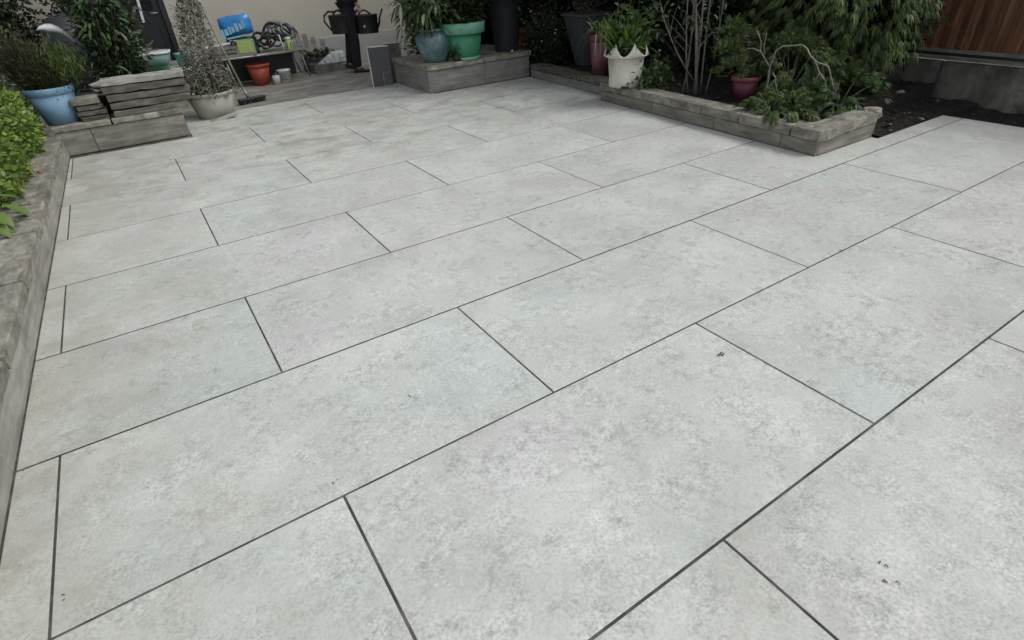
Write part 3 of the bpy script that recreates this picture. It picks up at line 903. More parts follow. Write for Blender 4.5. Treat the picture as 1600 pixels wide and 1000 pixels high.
lean('leaning_slab', 2.722, 5.405, .07, .135, .012, R(-20), R(-4), M['pot_grey'], M['wood_grey'], 'smallest dark offcut leaning in front of the tall thin slab')
o = B().tube([(2.965, 5.56, .30), (3.03, 5.53, .62)], .008, .007, 7).build('white_cane', M['white_upvc'])
tag(o, 'short white cane standing left of the blue glazed pot', 'cane')

# ------------------------------------------------------------------ slab stacks on the step wall
zz = .1995
big = [(.585, 4.80, .50, .13, .046, 0.5, 'slab', 'lowest slab of the tall stack beside the stone coloured bowl'),
       (.60, 4.80, .53, .13, .044, 0.2, 'slab', 'second slab from the bottom of the tall stack'),
       (.605, 4.81, .545, .13, .046, 1.2, 'slab', 'middle slab of the tall stack'),
       (.590, 4.81, .54, .14, .044, -1.0, 'slab', 'second slab from the top of the tall stack, jutting out left'),
       (.600, 4.82, .54, .16, .040, -1.5, 'slab_light', 'pale topmost slab of the tall stack')]
for (x, y2, l, d, h, rz, mt, lb) in big:
    o = B().box(-l / 2, l / 2, -d / 2, d / 2, 0, h).build('stone_slab', M[mt], None, loc=(x, y2, zz), rot=(R(random.uniform(-.8, .8)), R(random.uniform(-.7, .7)), R(rz * 1.6)), cuts=8, jitter=.0048, bevel=.003)
    tag(o, lb, 'slab', 'slabs of the tall stack on the step wall')
    zz += h + .008
zz = .1995
for (x, l, h, mt, lb, rz) in ((.215, .17, .030, 'slab', 'lowest piece of the small stack beside the light blue pot', 2), (.210, .185, .030, 'slab', 'second piece from the bottom of the small stack by the light blue pot', -2), (.205, .16, .028, 'slab', 'third piece up in the small stack by the light blue pot', 5), (.195, .17, .046, 'coping', 'thick rough piece on top of the small stack by the light blue pot', -3)):
    o = B().box(-l / 2, l / 2, -.07, .07, 0, h).build('stone_offcut', M[mt], None, loc=(x, 4.83, zz), rot=(0, 0, R(rz)), cuts=3, jitter=.004, bevel=.004)
    tag(o, lb, 'stone', 'offcuts of the small stack')
    zz += h + .008
o = B().lathe([(.001, 0), (.045, 0), (.052, .15), (.046, .155), (.001, .10)], 18).build('black_pot', M['pot_black'], None, loc=(.205, 5.02, .1995))
tag(o, 'black plastic pot standing just behind the small stack', 'flower pot')
for k in range(3):
    o = B().box(-.055, .055, -.05, .05, 0, .016).build('broken_tile', M['slab_light'], None, loc=(.30 + .01 * k, 4.99, .1995 + .135 + .032 * k), rot=(R(5), R(4 - 6 * k), R(20 * k)), cuts=2, jitter=.004, bevel=.003)
    tag(o, ['lowest pale broken tile between the two stacks', 'middle pale broken tile between the two stacks', 'top pale broken tile between the two stacks'][k], 'tile', 'pale broken tiles between the stacks')
o = B().box(-.06, .06, -.055, .055, 0, .134).build('rubble_block', M['soil'], None, loc=(.31, 5.0, .1995), cuts=3, jitter=.006, bevel=.005)
tag(o, 'dark block carrying the pale broken tiles behind the stacks', 'block')
# white edge slab by the bowl
o = B().box(-.11, .11, -.03, .03, 0, .02).build('pale_offcut', M['slab_light'], None, loc=(1.085, 5.105, .0015), rot=(0, R(-9), R(6)), bevel=.003)
tag(o, 'small pale offcut leaning against the foot of the bowl', 'offcut')

# ------------------------------------------------------------------ plants in pots
# light blue pot with a dark heathery conifer
lb = thing('potted_heather', (.015, 4.885, .2), 'light blue pot with a dark heathery conifer on the step wall', 'potted plant')
pot_mesh(lb, .100, .140, .245, M['pot_blue_pl'], rim_h=.042, rim_o=.007)
shrub(lb, L['fir'], M['stem_brown'], (-.12, .04, .44), (.17, .20, .17), 50, 9000, .040, .0055, base=(0, 0, .2), droop=.1, up=.9, stem_r=.004, spread=.035)
shrub(lb, L['fir'], M['stem_brown'], (.04, .0, .33), (.19, .18, .11), 40, 7000, .040, .0055, base=(0, 0, .2), droop=.1, up=.9, stem_r=.004, spread=.035)
n = 900
P = np.stack([rng.normal(.15, .05, n), rng.normal(-.03, .06, n), rng.normal(.36, .06, n)], 1)
foliage('bright_shoots', leaf_mat('fresh_needle', (.035, .06, .014), (.085, .13, .03)), lb, P, rnd_dirs(n, 1.4), rnd_dirs(n), .05, .007, seg=2)

# dry climber in stone coloured bowl
bw_ = thing('potted_climber', (1.055, 5.30, -.018), 'stone coloured bowl with a dry twiggy climber on a cane wigwam', 'potted plant')
pot_mesh(bw_, .135, .195, .225, M['bowl'], rim_h=.020, rim_o=.006, fill=.9)
for k in range(5):
    a = k * 1.2566
    B().tube([(.12 * math.cos(a), .12 * math.sin(a), .19), (.02 * math.cos(a) + .09, .02 * math.sin(a) + .0, 1.12)], .006, .005, 6).build('cane', M['cane'], bw_)
tw = B(); 
for i in range(330):
    a = random.uniform(0, 6.28); z = .2 + .75 * random.random() ** 1.5
    rr = .17 * (1 - (z - .2) / 1.05)
    pts = []
    p = Vector((rr * math.cos(a) + .08 * (z - .2), rr * math.sin(a), z))
    d = Vector((random.gauss(0, 1), random.gauss(0, 1), random.gauss(.4, .8))).normalized()
    for q in range(6):
        pts.append(p.copy()); p += d * .03
        d = (d + Vector((random.gauss(0, .6), random.gauss(0, .6), random.gauss(0, .5)))).normalized()
        c2 = Vector((p.x, p.y, 0)); lim = .21 * (1 - (p.z - .2) / 1.15)
        if c2.length > lim: d -= c2.normalized() * .8; d.normalize()
    tw.tube(pts, .0036, .002, 4, False)
stuff(tw.build('twigs', M['twig'], bw_))
n = 1300
z = .2 + .8 * rng.random(n) ** 1.7; a = rng.uniform(0, 6.28, n); rr = (.20 * (1 - (z - .2) / 1.02) + .02) * rng.uniform(.3, 1, n) ** .5
P = np.stack([rr * np.cos(a) + .08 * (z - .2), rr * np.sin(a), z], 1)
foliage('dry_leaves', L['dry'], bw_, P, rnd_dirs(n, -.2), rnd_dirs(n), .032, .016, seg=2, droop=.3)
n = 260
a = rng.uniform(0, 6.28, n); rr = .17 * rng.uniform(.1, 1, n) ** .5
P = np.stack([rr * np.cos(a), rr * np.sin(a), np.full(n, .21)], 1)
foliage('grass_blades', L['mid'], bw_, P, rnd_dirs(n, 1.6), rnd_dirs(n), .13, .008, seg=3, droop=.35)

# blue glazed pot with drooping leaves
bp = thing('potted_shrub', (3.015, 4.86, .236), 'blue glazed belly pot with drooping long leaves on the plinth', 'potted plant')
B().lathe([(.001, .004), (.100, 0), (.112, .02), (.150, .11), (.163, .17), (.158, .22), (.135, .252), (.122, .262), (.115, .262), (.115, .20), (.001, .19)], 36).build('pot', M['pot_blue_gl'], bp)
B().lathe([(.118, .258), (.135, .268), (.138, .280), (.128, .288), (.116, .284), (.112, .262)], 36).build('rim', M['pot_blue_gl'], bp)
B().lathe([(.001, .25), (.115, .245)], 24).build('soil', M['soil'], bp)
shrub(bp, L['droop'], M['stem_grey'], (.02, .02, .52), (.30, .28, .24), 46, 1900, .125, .030, base=(0, 0, .24), droop=.55, up=.0, stem_r=.006, spread=.05, seg=3)
# green pot
gp = thing('potted_shrub', (3.29, 4.80, .236), 'green plastic tub with wide faded rim on the plinth, leafy shrub in it', 'potted plant')
pot_mesh(gp, .155, .190, .315, M['pot_green'], M['pot_green_rim'], rim_h=.090, rim_o=.030)
B().lathe([(.13, -.001), (.165, 0), (.168, .022), (.157, .026)], 32).build('saucer', M['pot_green_rim'], gp)
shrub(gp, L['dark'], M['stem_brown'], (.02, .05, .62), (.30, .28, .26), 34, 2200, .075, .032, base=(0, 0, .28), droop=.25, up=.2, stem_r=.006, spread=.06)
n = 200
P = np.stack([rng.uniform(-.15, .15, n), rng.uniform(-.16, .12, n), rng.uniform(.30, .34, n)], 1)
foliage('ground_leaves', L['fern'], gp, P, rnd_dirs(n, .5), rnd_dirs(n, 1), .06, .02, seg=2, droop=.3)
# small plant between the pots
sp = thing('small_potted_ivy', (3.16, 4.70, .236), 'small ivy tuft squeezed between the blue and the green pot', 'potted plant')
pot_mesh(sp, .030, .040, .055, M['pot_black'], rim_h=.012, rim_o=.003)
shrub(sp, L['fern'], M['stem_brown'], (0, -.0, .10), (.055, .045, .075), 14, 190, .040, .024, base=(0, 0, .045), droop=.4, up=.0, stem_r=.002, spread=.02)
# black tall pot
kp = thing('tall_planter', (3.83, 4.87, .236), 'tall anthracite planter on the right end of the plinth', 'planter')
B().lathe([(.001, .004), (.115, 0), (.120, .01), (.150, .46), (.157, .462), (.157, .50), (.147, .50), (.143, .44), (.001, .43)], 40).build('pot', M['pot_black'], kp)
shrub(kp, L['dark'], M['stem_brown'], (0, .05, .78), (.30, .28, .26), 26, 1700, .07, .03, base=(0, 0, .44), droop=.2, up=.2, stem_r=.006, spread=.06)
# plug light on it
o = B().lathe([(.001, -.012), (.010, -.006), (.012, 0), (.010, .008), (.001, .012)], 12).build('white_ball', M['white_tub'], None, loc=(3.795, 4.715, .249))
tag(o, 'tiny white ball at the foot of the tall anthracite planter', 'ball')
# terracotta pot behind
tp = thing('terracotta_pot', (4.20, 5.08, .09), 'terracotta pot half hidden beside the tall anthracite planter', 'flower pot')
pot_mesh(tp, .085, .12, .30, M['terracotta'], rim_h=.04, rim_o=.006)
# daisies
dz = thing('daisy_clump', (4.20, 4.62, .09), 'dark green clump dotted with tiny white flowers left of the grey tapered planter', 'plant')
shrub(dz, L['dark'], M['stem_brown'], (0, .05, .26), (.26, .30, .30), 60, 4200, .042, .018, base=(0, 0, .0), droop=.3, up=.2, stem_r=.004, spread=.05)
n = 22
a = rng.uniform(0, 6.28, n); e = rng.uniform(-.2, 1.2, n)
P = np.stack([.25 * np.cos(a) * np.cos(e), .05 + .29 * np.sin(a) * np.cos(e), .26 + .30 * np.sin(e)], 1)
foliage('flowers', L['flower'], dz, P, rnd_dirs(n, .4), rnd_dirs(n, .5), .016, .014, seg=2)
# grey tapered planter
gt2 = thing('tapered_planter', (4.40, 4.30, .085), 'slate grey square planter tapering to the foot in the rear bed', 'planter', rotz=R(-6))
vs = []; 
for (h, z) in ((.072, 0), (.165, .43), (.175, .44), (.175, .465), (.158, .465), (.140, .40)):
    vs += [(-h, -h, z), (h, -h, z), (h, h, z), (-h, h, z)]
fs = [(3, 2, 1, 0)]
for i in range(5):
    for k in range(4):
        k2 = (k + 1) % 4
        fs.append((i * 4 + k, i * 4 + k2, i * 4 + 4 + k2, i * 4 + 4 + k))
fs.append((20, 21, 22, 23))
B().add(vs, fs).build('pot', M['pot_grey'], gt2, bevel=.003)
shrub(gt2, L['dry'], M['stem_brown'], (0, .05, .62), (.20, .18, .18), 40, 260, .05, .012, base=(0, 0, .40), droop=.3, up=.1, stem_r=.0035, spread=.03)
# maroon planter with pale arching blades
mp_ = thing('maroon_planter', (4.03, 3.66, .085), 'tall maroon planter with pale arching blades left of the white pot', 'potted plant')
pot_mesh(mp_, .062, .098, .36, M['maroon'], rim_h=.05, rim_o=.006)
n = 46
a = rng.uniform(0, 6.28, n)
D = np.stack([np.cos(a), np.sin(a), rng.uniform(.5, 2.2, n)], 1)
P = np.tile(np.array([[0, 0, .34]]), (n, 1)) + rng.normal(size=(n, 3)) * .02
foliage('arching_blades', L['pale'], mp_, P, D, rnd_dirs(n, 2), rng.uniform(.22, .42, n), .010, seg=6, droop=rng.uniform(.4, 1.0, n), fold=.3)
n = 60
a = rng.uniform(0, 6.28, n)
D = np.stack([np.cos(a), np.sin(a), rng.uniform(.5, 2.2, n)], 1)
foliage('green_blades', L['strap'], mp_, np.tile(np.array([[0, 0, .34]]), (n, 1)) + rng.normal(size=(n, 3)) * .02, D, rnd_dirs(n, 2), rng.uniform(.15, .34, n), .012, seg=5, droop=rng.uniform(.2, .7, n), fold=.3)

# white pot with scalloped rim on the coping
wp_ = thing('scalloped_white_pot', (3.772, 3.065, .138), 'cream white pot with a pointed scalloped collar on the raised bed coping', 'potted plant')
B().lathe([(.001, .004), (.119, 0), (.123, .004), (.124, .052), (.121, .058), (.140, .212), (.130, .212), (.11, .05), (.001, .03)], 40).build('pot', M['white_pot'], wp_)
vs = []; fs = []
seg = 96
for k in range(seg):
    a = 2 * math.pi * k / seg
    ph = (k % 16) / 16.0
    tip = abs(2 * ph - 1) ** 1.6            # 1 at the points, 0 in the dips
    htop = .228 + .085 * tip
    rt = .170 - .032 * tip
    for (r, z) in ((.139, .208), (.172, .222), (rt, htop), (rt - .006, htop - .002), (.162, .222), (.130, .212)):
        vs.append((r * math.cos(a), r * math.sin(a), z))
for k in range(seg):
    k2 = (k + 1) % seg
    for j in range(5):
        fs.append((k * 6 + j, k2 * 6 + j, k2 * 6 + j + 1, k * 6 + j + 1))
B().add(vs, fs, True).build('scalloped_collar', M['white_pot'], wp_, rotz=.2)
B().lathe([(.001, .22), (.12, .215)], 24).build('soil', M['soil'], wp_)
o_ = B().box(-.03, .03, -.012, .0, -.001, .016).build('drain_notch', M['rubber'], wp_, loc=(-.082, -.091, 0), rotz=R(-42))
n = 210
a = rng.uniform(0, 6.28, n)
D = np.stack([np.cos(a), np.sin(a), rng.uniform(.9, 3.0, n)], 1)
foliage('strap_leaves', L['strap'], wp_, np.tile(np.array([[0, 0, .23]]), (n, 1)) + rng.normal(size=(n, 3)) * np.array([[.04, .04, .01]]), D, rnd_dirs(n, 2), rng.uniform(.18, .38, n), .024, seg=5, droop=rng.uniform(.1, .5, n), fold=.3)
shrub(wp_, L['mid'], M['stem_grey'], (.05, .02, .44), (.22, .20, .18), 30, 420, .085, .036, base=(0, 0, .22), droop=.35, up=.2, stem_r=.004, spread=.05, seg=3, nm='broad_leaves')

# plant trailing right of the white pot
tl = thing('trailing_plant', (3.86, 2.86, .085), 'trailing leafy plant hanging over the coping right of the white pot', 'plant')
shrub(tl, L['fern'], M['stem_grey'], (.03, .0, .14), (.16, .13, .14), 26, 420, .060, .026, base=(0, 0, .02), droop=.4, up=.1, stem_r=.004, spread=.035, seg=3)

# pink pot
pp = thing('potted_juniper', (4.15, 2.24, .085), 'magenta pot with faded rim and a juniper tuft in the raised bed', 'potted plant')
pot_mesh(pp, .060, .092, .165, M['pink_pot'], M['pink_rim'], rim_h=.025, rim_o=.008)
n = 420
a = rng.uniform(0, 6.28, n); e = rng.uniform(-.3, 1.4, n); rr = rng.uniform(.3, 1, n) ** .5
d0 = np.stack([np.cos(a) * np.cos(e), np.sin(a) * np.cos(e), np.sin(e)], 1)
lob = np.array([[-.10, .10, .30], [-.02, .16, .42], [.10, .02, .24], [-.16, .02, .20], [.06, .14, .36]])[rng.integers(0, 5, n)]
P = d0 * rr[:, None] * np.array([[.10, .10, .085]]) + lob
sprays(pp, L['thuja'], P, d0 + np.array([[0, 0, .3]]), .055, .007, 7, droop=.2)
st = B()
for i in range(16):
    q = P[i * 20]
    st.tube(bez((0, 0, .12), (q[0] * .3, q[1] * .3, .26), tuple(q), 5), .004, .002, 4, False)
stuff(st.build('stem', M['stem_brown'], pp))

# ------------------------------------------------------------------ bare multi stem shrub
ms = thing('bare_stemmed_shrub', (4.03, 2.66, .085), 'upright shrub of bare pale grey stems behind the raised bed wall', 'shrub')
stems = [((.04, -.06, 0), (.01, -.04, .35), (.0, .02, .68), .012), ((.05, -.03, 0), (.07, -.02, .4), (.05, .0, .85), .010), ((.10, -.05, 0), (.11, -.02, .4), (.14, .0, .85), .008),
         ((.02, 0, 0), (-.05, .02, .3), (-.04, .06, .8), .007), ((.04, -.02, .1), (-.12, .05, .3), (-.20, .12, .55), .006), ((.12, -.08, 0), (.22, -.06, .25), (.28, 0, .7), .006), ((.0, .04, 0), (.1, .06, .3), (.05, .1, .9), .008)]
for (a, b2, c2, r0) in stems:
    sm = B().tube(bez(a, b2, c2, 8), r0, r0 * .55, 7)
    o = sm.build('stem', M['stem_grey'], ms)
    tws = B()
    cur = bez(a, b2, c2, 8)
    for q in range(6):
        p = cur[random.randrange(3, 8)]
        e = p + Vector((random.uniform(-.16, .16), random.uniform(-.14, .14), random.uniform(.02, .2)))
        tws.tube(bez(p, (p + e) / 2 + Vector((random.uniform(-.04, .04), random.uniform(-.04, .04), .03)), e, 5), r0 * .4, r0 * .15, 5, False)
    stuff(tws.build('twigs', M['stem_grey'], o))
n = 260
P = np.stack([rng.normal(.03, .16, n), rng.normal(.02, .14, n), rng.uniform(.35, .95, n)], 1)
foliage('foliage', L['dark'], ms, P, rnd_dirs(n, -.1), rnd_dirs(n, .5), .05, .02, seg=2, droop=.4)

# ------------------------------------------------------------------ conifers in the raised bed
def conifer(name, label, base, cen, rad, nsp, ln, seed_branches=22, hang=.45, branch_r=.008, leafm='thuja', shell=.45, stemm='stem_grey', nfan=9, wd=.010, cat='conifer'):
    t = thing(name, base, label, cat)
    cen = np.array(cen); rad = np.array(rad)
    tr_ = B()
    ends = []
    for i in range(seed_branches):
        d = rng.normal(size=3); d /= np.linalg.norm(d)
        e = cen + d * rad * .85
        tr_.tube(bez((0, 0, 0), (cen[0] * .5 + d[0] * rad[0] * .2, cen[1] * .5 + d[1] * rad[1] * .2, max(.05, cen[2] * .9)), tuple(e), 8), branch_r * random.uniform(.6, 1.2), branch_r * .3, 5, False)
    stuff(tr_.build('branches', M[stemm], t))
    # clumps: spray anchors gather round clump centres so gaps and dark hollows stay between them
    nc = max(8, nsp // 26)
    d = unit(rng.normal(size=(nc, 3)))
    cc = cen + d * rad * rng.uniform(shell, 1, (nc, 1)) ** .6
    cc[:, 2] = np.maximum(cc[:, 2], .03)
    k = rng.integers(0, nc, nsp)
    P = cc[k] + rng.normal(size=(nsp, 3)) * rad.mean() * .105
    P[:, 2] = np.maximum(P[:, 2], .01)
    out = unit(P - cen) + d[k] * .4 + np.array([[0, 0, -hang]]) + rng.normal(size=(nsp, 3)) * .2
    sprays(t, L[leafm], P, out, ln, wd, nfan, droop=hang)
    return t
conifer('drooping_cypress', 'big drooping cypress with light green spray tips left of the brown fence', (4.95, 2.15, .075), (.0, -.02, .62), (.50, .62, .56), 5200, .060, hang=.55, wd=.0085, shell=.5, branch_r=.012, nfan=9)
conifer('low_juniper', 'grey green juniper mound behind the pink pot', (4.33, 2.02, .085), (.0, .0, .20), (.20, .30, .22), 1300, .055, hang=.5, wd=.007)
conifer('creeping_juniper', 'creeping juniper spilling over the raised bed coping', (3.88, 1.82, .085), (-.05, -.06, .08), (.15, .27, .09), 760, .045, hang=.35, wd=.006, shell=.2)
conifer('hanging_juniper', 'sparse juniper tips hanging down over the coping at the near corner', (3.74, 1.62, .14), (-.04, .0, .0), (.09, .16, .05), 170, .045, hang=.8, wd=.006, shell=.2, seed_branches=10, branch_r=.004)
conifer('feathery_fern_bush', 'low dark feathery bush in the near corner of the raised bed', (4.30, 1.62, .07), (-.04, .0, .12), (.32, .20, .13), 1100, .050, hang=.3, wd=.006, leafm='fern', shell=.2)
# bare branch arching in front of the cypress
ab = thing('bare_branch', (4.13, 2.0, .085), 'bare pale branch arching out in front of the drooping cypress', 'branch')
def poly(name, pts, r0, r1, parent):
    return B().tube(pts, r0, r1, 6).build(name, M['pale_branch'], parent)
def q_(y, z, x=4.13):
    return (x - 4.13, y - 2.0, z - .085)
for pts, r0, r1 in (([(2.02, .085), (2.045, .22), (2.055, .33), (2.027, .435), (1.985, .457), (1.856, .478), (1.81, .455), (1.775, .418), (1.725, .39), (1.66, .378), (1.63, .345), (1.622, .317), (1.60, .28), (1.571, .249), (1.585, .19)], .009, .004),
                    ([(1.775, .418), (1.735, .375), (1.70, .335), (1.649, .295), (1.62, .24), (1.61, .17)], .005, .003),
                    ([(1.70, .335), (1.72, .28), (1.73, .22)], .004, .0025),
                    ([(2.02, .30), (2.0, .26), (1.985, .20), (1.99, .14)], .006, .003), ([(2.0, .26), (1.955, .20), (1.93, .13), (1.90, .10)], .005, .003), ([(2.0, .25), (2.05, .19), (2.08, .12)], .005, .003), ([(2.02, .24), (1.975, .17), (1.955, .10)], .004, .003),
                    ([(2.05, .33), (2.148, .42), (2.155, .47), (2.195, .537)], .006, .004), ([(2.10, .40), (2.125, .46), (2.121, .534)], .005, .003), ([(2.14, .41), (2.20, .43), (2.271, .419), (2.374, .407)], .006, .004), ([(2.30, .415), (2.31, .45)], .004, .003)):
    poly('limb', [q_(y + random.uniform(-.004, .004), z + random.uniform(-.004, .004), 4.12 + random.uniform(-.012, .012)) for (y, z) in pts], r0 * .72, r1 * .6, ab)

# ------------------------------------------------------------------ dark shrubs behind
def bush(label, x, y, z, rad, h, nl, leafm='deep', ln=.07, wd=.034, nst=60, name='dense_shrub', group='dark shrubs closing the garden'):
    t = thing(name, (x, y, z), label, 'shrub', group=group)
    shrub(t, L[leafm], M['stem_brown'], (0, 0, h * .52), (rad, rad, h * .52), nst, nl, ln, wd, droop=.25, up=.15, stem_r=.012, spread=.085, hollow=.15)
    return t
bush('dense dark shrub right behind the bare grey stems', 4.80, 3.30, .075, .58, 2.3, 12000)
bush('dense dark shrub behind the white scalloped pot', 4.78, 4.15, .075, .60, 2.4, 11000)
bush('dense dark shrub behind the slate grey tapered planter', 4.85, 5.10, .075, .62, 2.4, 11000)
bush('dense dark shrub behind the tall anthracite planter', 4.30, 5.95, .07, .65, 2.2, 10500)
bush('dense dark shrub beside the house wall, farthest right', 5.05, 6.50, .07, .55, 2.3, 7500)
bush('dense dark shrub between the cypress and the fence', 5.22, 2.65, .075, .36, 1.9, 7000)
bush('leafy shrub against the house wall behind the blue glazed pot', 3.55, 5.95, -.018, .34, 1.25, 3200, 'mid', .09, .032, 34)
tree = thing('added_shade_tree', (4.95, 4.62, .07), 'unseen tree added to shade the rear bed and the corner plinth', 'tree')  # out of view, added and shaped to shade the rear paving and house wall
B().tube([(0, 0, -.1), (.02, -.02, .8), (-.10, -.02, 1.5), (-.25, -.05, 2.0)], .075, .045, 10).build('added_shade_tree_trunk', M['stem_brown'], tree)
shrub(tree, L['deep'], M['stem_brown'], (-.95, .05, 2.25), (1.20, 1.45, .55), 130, 11500, .11, .055, base=(-.15, 0, 1.6), droop=.3, up=.1, stem_r=.022, spread=.14, hollow=.1, nm='added_shade_tree_crown', stem_name='added_shade_tree_limbs')
n_ = bush('tall dark shrub at the end of the brown fence, above the cypress', 5.15, 1.95, .075, .30, 1.5, 5200)


# ------------------------------------------------------------------ left side planting
bush('dark shrub by the house wall left of the black door', .28, 7.12, -.018, .30, 1.35, 4200, nst=40)
bush('dark shrub by the house wall, farthest left', -.38, 7.0, .07, .42, 1.35, 5200, nst=44)
hd = thing('box_hedge', (-.32, 4.2, .06), 'bright yellow green hedge bulging over the left wall coping', 'hedge')
n = 20000
u = rng.uniform(-1, 1, (n, 3)); 
sh = unit(rng.normal(size=(n, 3)))
sup = sh / np.max(np.abs(sh) ** 1.0, axis=1, keepdims=True) ** .55
rad = np.array([[.185, 1.10, .225]])
P = sup * rad * rng.uniform(.70, 1.04, (n, 1)) + np.array([[0, 0, .215]])
P[:, 0] += .025 * np.sin(P[:, 1] * 5.2) + .02 * np.sin(P[:, 1] * 11 + 1)
P[:, 2] += .03 * np.sin(P[:, 1] * 4.1 + 2)
P[:, 2] = np.maximum(P[:, 2], .0)
foliage('foliage', L['bright'], hd, P, sh + rng.normal(size=(n, 3)) * .5 + np.array([[0, 0, .4]]), sh + rng.normal(size=(n, 3)) * .4, 0.034 * rng.uniform(.45, 1.4, n), .023 * rng.uniform(.5, 1.3, n), seg=2, droop=.2)
B().box(-.11, .11, -1.0, 1.0, .0, .30).build('inner_growth', M['stem_brown'], hd, cuts=6, jitter=.02)
# big leaf plant over the coping
ll = thing('laurel_seedling', (-.185, 2.86, .125), 'broad glossy leaves reaching over the left wall coping', 'plant')
lf = []
for k, (x, y2, z2, az, el, l, wv) in enumerate(((.02, .0, .10, -.3, .15, .13, .055), (.0, .10, .12, .3, .2, .13, .05), (.0, -.08, .10, -.9, .1, .12, .05), (-.02, .16, .13, .9, .3, .12, .045), (.03, .05, .07, .1, -.3, .12, .06), (-.05, .0, .13, .2, .6, .11, .045), (-.02, -.12, .08, -.5, -.1, .12, .055), (.0, .20, .10, .4, .0, .13, .05), (-.06, .1, .14, .5, .5, .11, .045), (-.04, -.04, .12, -1.2, .4, .10, .045), (.02, .13, .06, .0, -.2, .11, .055), (-.01, -.18, .08, -.8, .1, .11, .05), (-.03, .25, .12, 1.0, .2, .11, .05), (-.06, -.14, .11, -.2, .5, .10, .045))):
    d = np.array([[math.cos(az) * math.cos(el), math.sin(az) * math.cos(el), math.sin(el)]])
    me = leaf_mesh('leaf', np.array([[x, y2, z2]]), d, np.array([[0, 0, 1.0]]), l * .9, wv * .95, seg=6, droop=.7, fold=.3)
    me.materials.append(L['laurel'])
    link('leaf', me, ll, (0, 0, 0))
for k in range(26):
    az = random.uniform(-1.6, 1.6); el = random.uniform(-.3, .8)
    d = np.array([[math.cos(az) * math.cos(el), math.sin(az) * math.cos(el), math.sin(el)]])
    me = leaf_mesh('leaf', np.array([[random.uniform(-.12, .0), random.uniform(-.22, .28), random.uniform(.03, .13)]]), d, np.array([[random.uniform(-.3, .3), random.uniform(-.3, .3), 1.0]]), random.uniform(.05, .10), random.uniform(.022, .04), seg=5, droop=random.uniform(.2, .8), fold=.35)
    me.materials.append(L['laurel'])
    link('leaf', me, ll)
sb = B()
for k in range(8):
    sb.tube(bez((-.06, .03, -.04), (-.04, .03, .05), (random.uniform(-.04, .02), random.uniform(-.14, .22), .10), 5), .005, .003, 5, False)
stuff(sb.build('stem', M['stem_grey'], ll))
o = B().box(-.05, .045, -.07, .07, 0, .034).build('loose_stone_block', M['coping'], None, loc=(-.205, 2.72, .1445), rot=(0, 0, .2), cuts=3, jitter=.005, bevel=.005)
tag(o, 'rough stone block under the broad leaves on the left coping', 'stone')
# rusty chip lying on the coping
o = B().box(-.006, .006, -.03, .03, 0, .01).build('rusty_bracket', M['terracotta'], None, loc=(-.098, 3.72, .1445), rot=(0, 0, .25), bevel=.002)
tag(o, 'small rusty metal piece on the left wall coping', 'bracket')

sv = thing('silver_shrub', (-.42, 5.55, .06), 'loose shrub with pale silver leaves left of the light blue pot', 'shrub')
shrub(sv, L['silver'], M['stem_grey'], (0, 0, .45), (.38, .42, .45), 60, 3200, .055, .020, droop=.3, up=.1, stem_r=.008, spread=.07, hollow=.2)
ys_ = thing('yellow_green_shrub', (-.55, 6.25, .06), 'bright lime shrub at the top left corner behind the silver one', 'shrub')
shrub(ys_, L['bright'], M['stem_grey'], (0, 0, .62), (.42, .40, .42), 40, 4200, .045, .024, droop=.2, up=.2, stem_r=.008, spread=.07, hollow=.2)
ds = thing('dark_pittosporum', (.45, 5.72, -.018), 'large dark glossy shrub rising behind the tall slab stack', 'shrub')
shrub(ds, L['dark'], M['stem_brown'], (.03, .05, .56), (.17, .28, .50), 50, 4200, .065, .022, droop=.3, up=.1, stem_r=.012, spread=.075, hollow=.2, seg=3)
shrub(ds, L['dark'], M['stem_brown'], (.10, .10, .98), (.23, .32, .34), 40, 2800, .065, .022, base=(-.05, 0, .2), droop=.3, up=.1, stem_r=.010, spread=.075, hollow=.2, seg=3)
n = 260
a = rng.uniform(0, 6.28, n); e = rng.uniform(-.4, 1.2, n)
P = np.stack([.03 + .19 * np.cos(a) * np.cos(e), .34 * np.sin(a) * np.cos(e), .56 + .48 * np.sin(e)], 1)
foliage('lit_leaves', L['mid'], ds, P, np.stack([np.cos(a), np.sin(a), 0 * a], 1) + rng.normal(size=(n, 3)) * .4, rnd_dirs(n, 1.5), .085, .022, seg=3, droop=.4)
gl = thing('fern_tuft', (.62, 5.10, .2), 'low dark ferny tuft growing behind the tall slab stack', 'plant')
n = 170
a = rng.uniform(0, 6.28, n)
D = np.stack([np.cos(a), np.sin(a), rng.uniform(.6, 1.8, n)], 1)
foliage('fronds', L['droop'], gl, np.tile(np.array([[0, 0, .08]]), (n, 1)) + rng.normal(size=(n, 3)) * np.array([[.12, .06, .02]]), D, rnd_dirs(n, 2), rng.uniform(.16, .30, n), .016, seg=5, droop=rng.uniform(.3, .8, n), fold=.3)
# pale dead leaves by the door
pv = thing('pale_spiky_plant', (.66, 6.60, -.018), 'pale spiky leaves rising beside the black house door', 'plant')
n = 70
a = rng.uniform(0, 6.28, n)
D = np.stack([np.cos(a), np.sin(a), rng.uniform(.8, 2.6, n)], 1)
foliage('blades', L['silver'], pv, np.stack([rng.normal(0, .05, n), rng.normal(0, .05, n), rng.uniform(.3, .75, n)], 1), D, rnd_dirs(n, 1), rng.uniform(.12, .26, n), .035, seg=4, droop=rng.uniform(.1, .6, n), fold=.3)
B().tube([(0, 0, 0), (.01, 0, .75)], .018, .012, 7).build('stem', M['stem_grey'], pv)

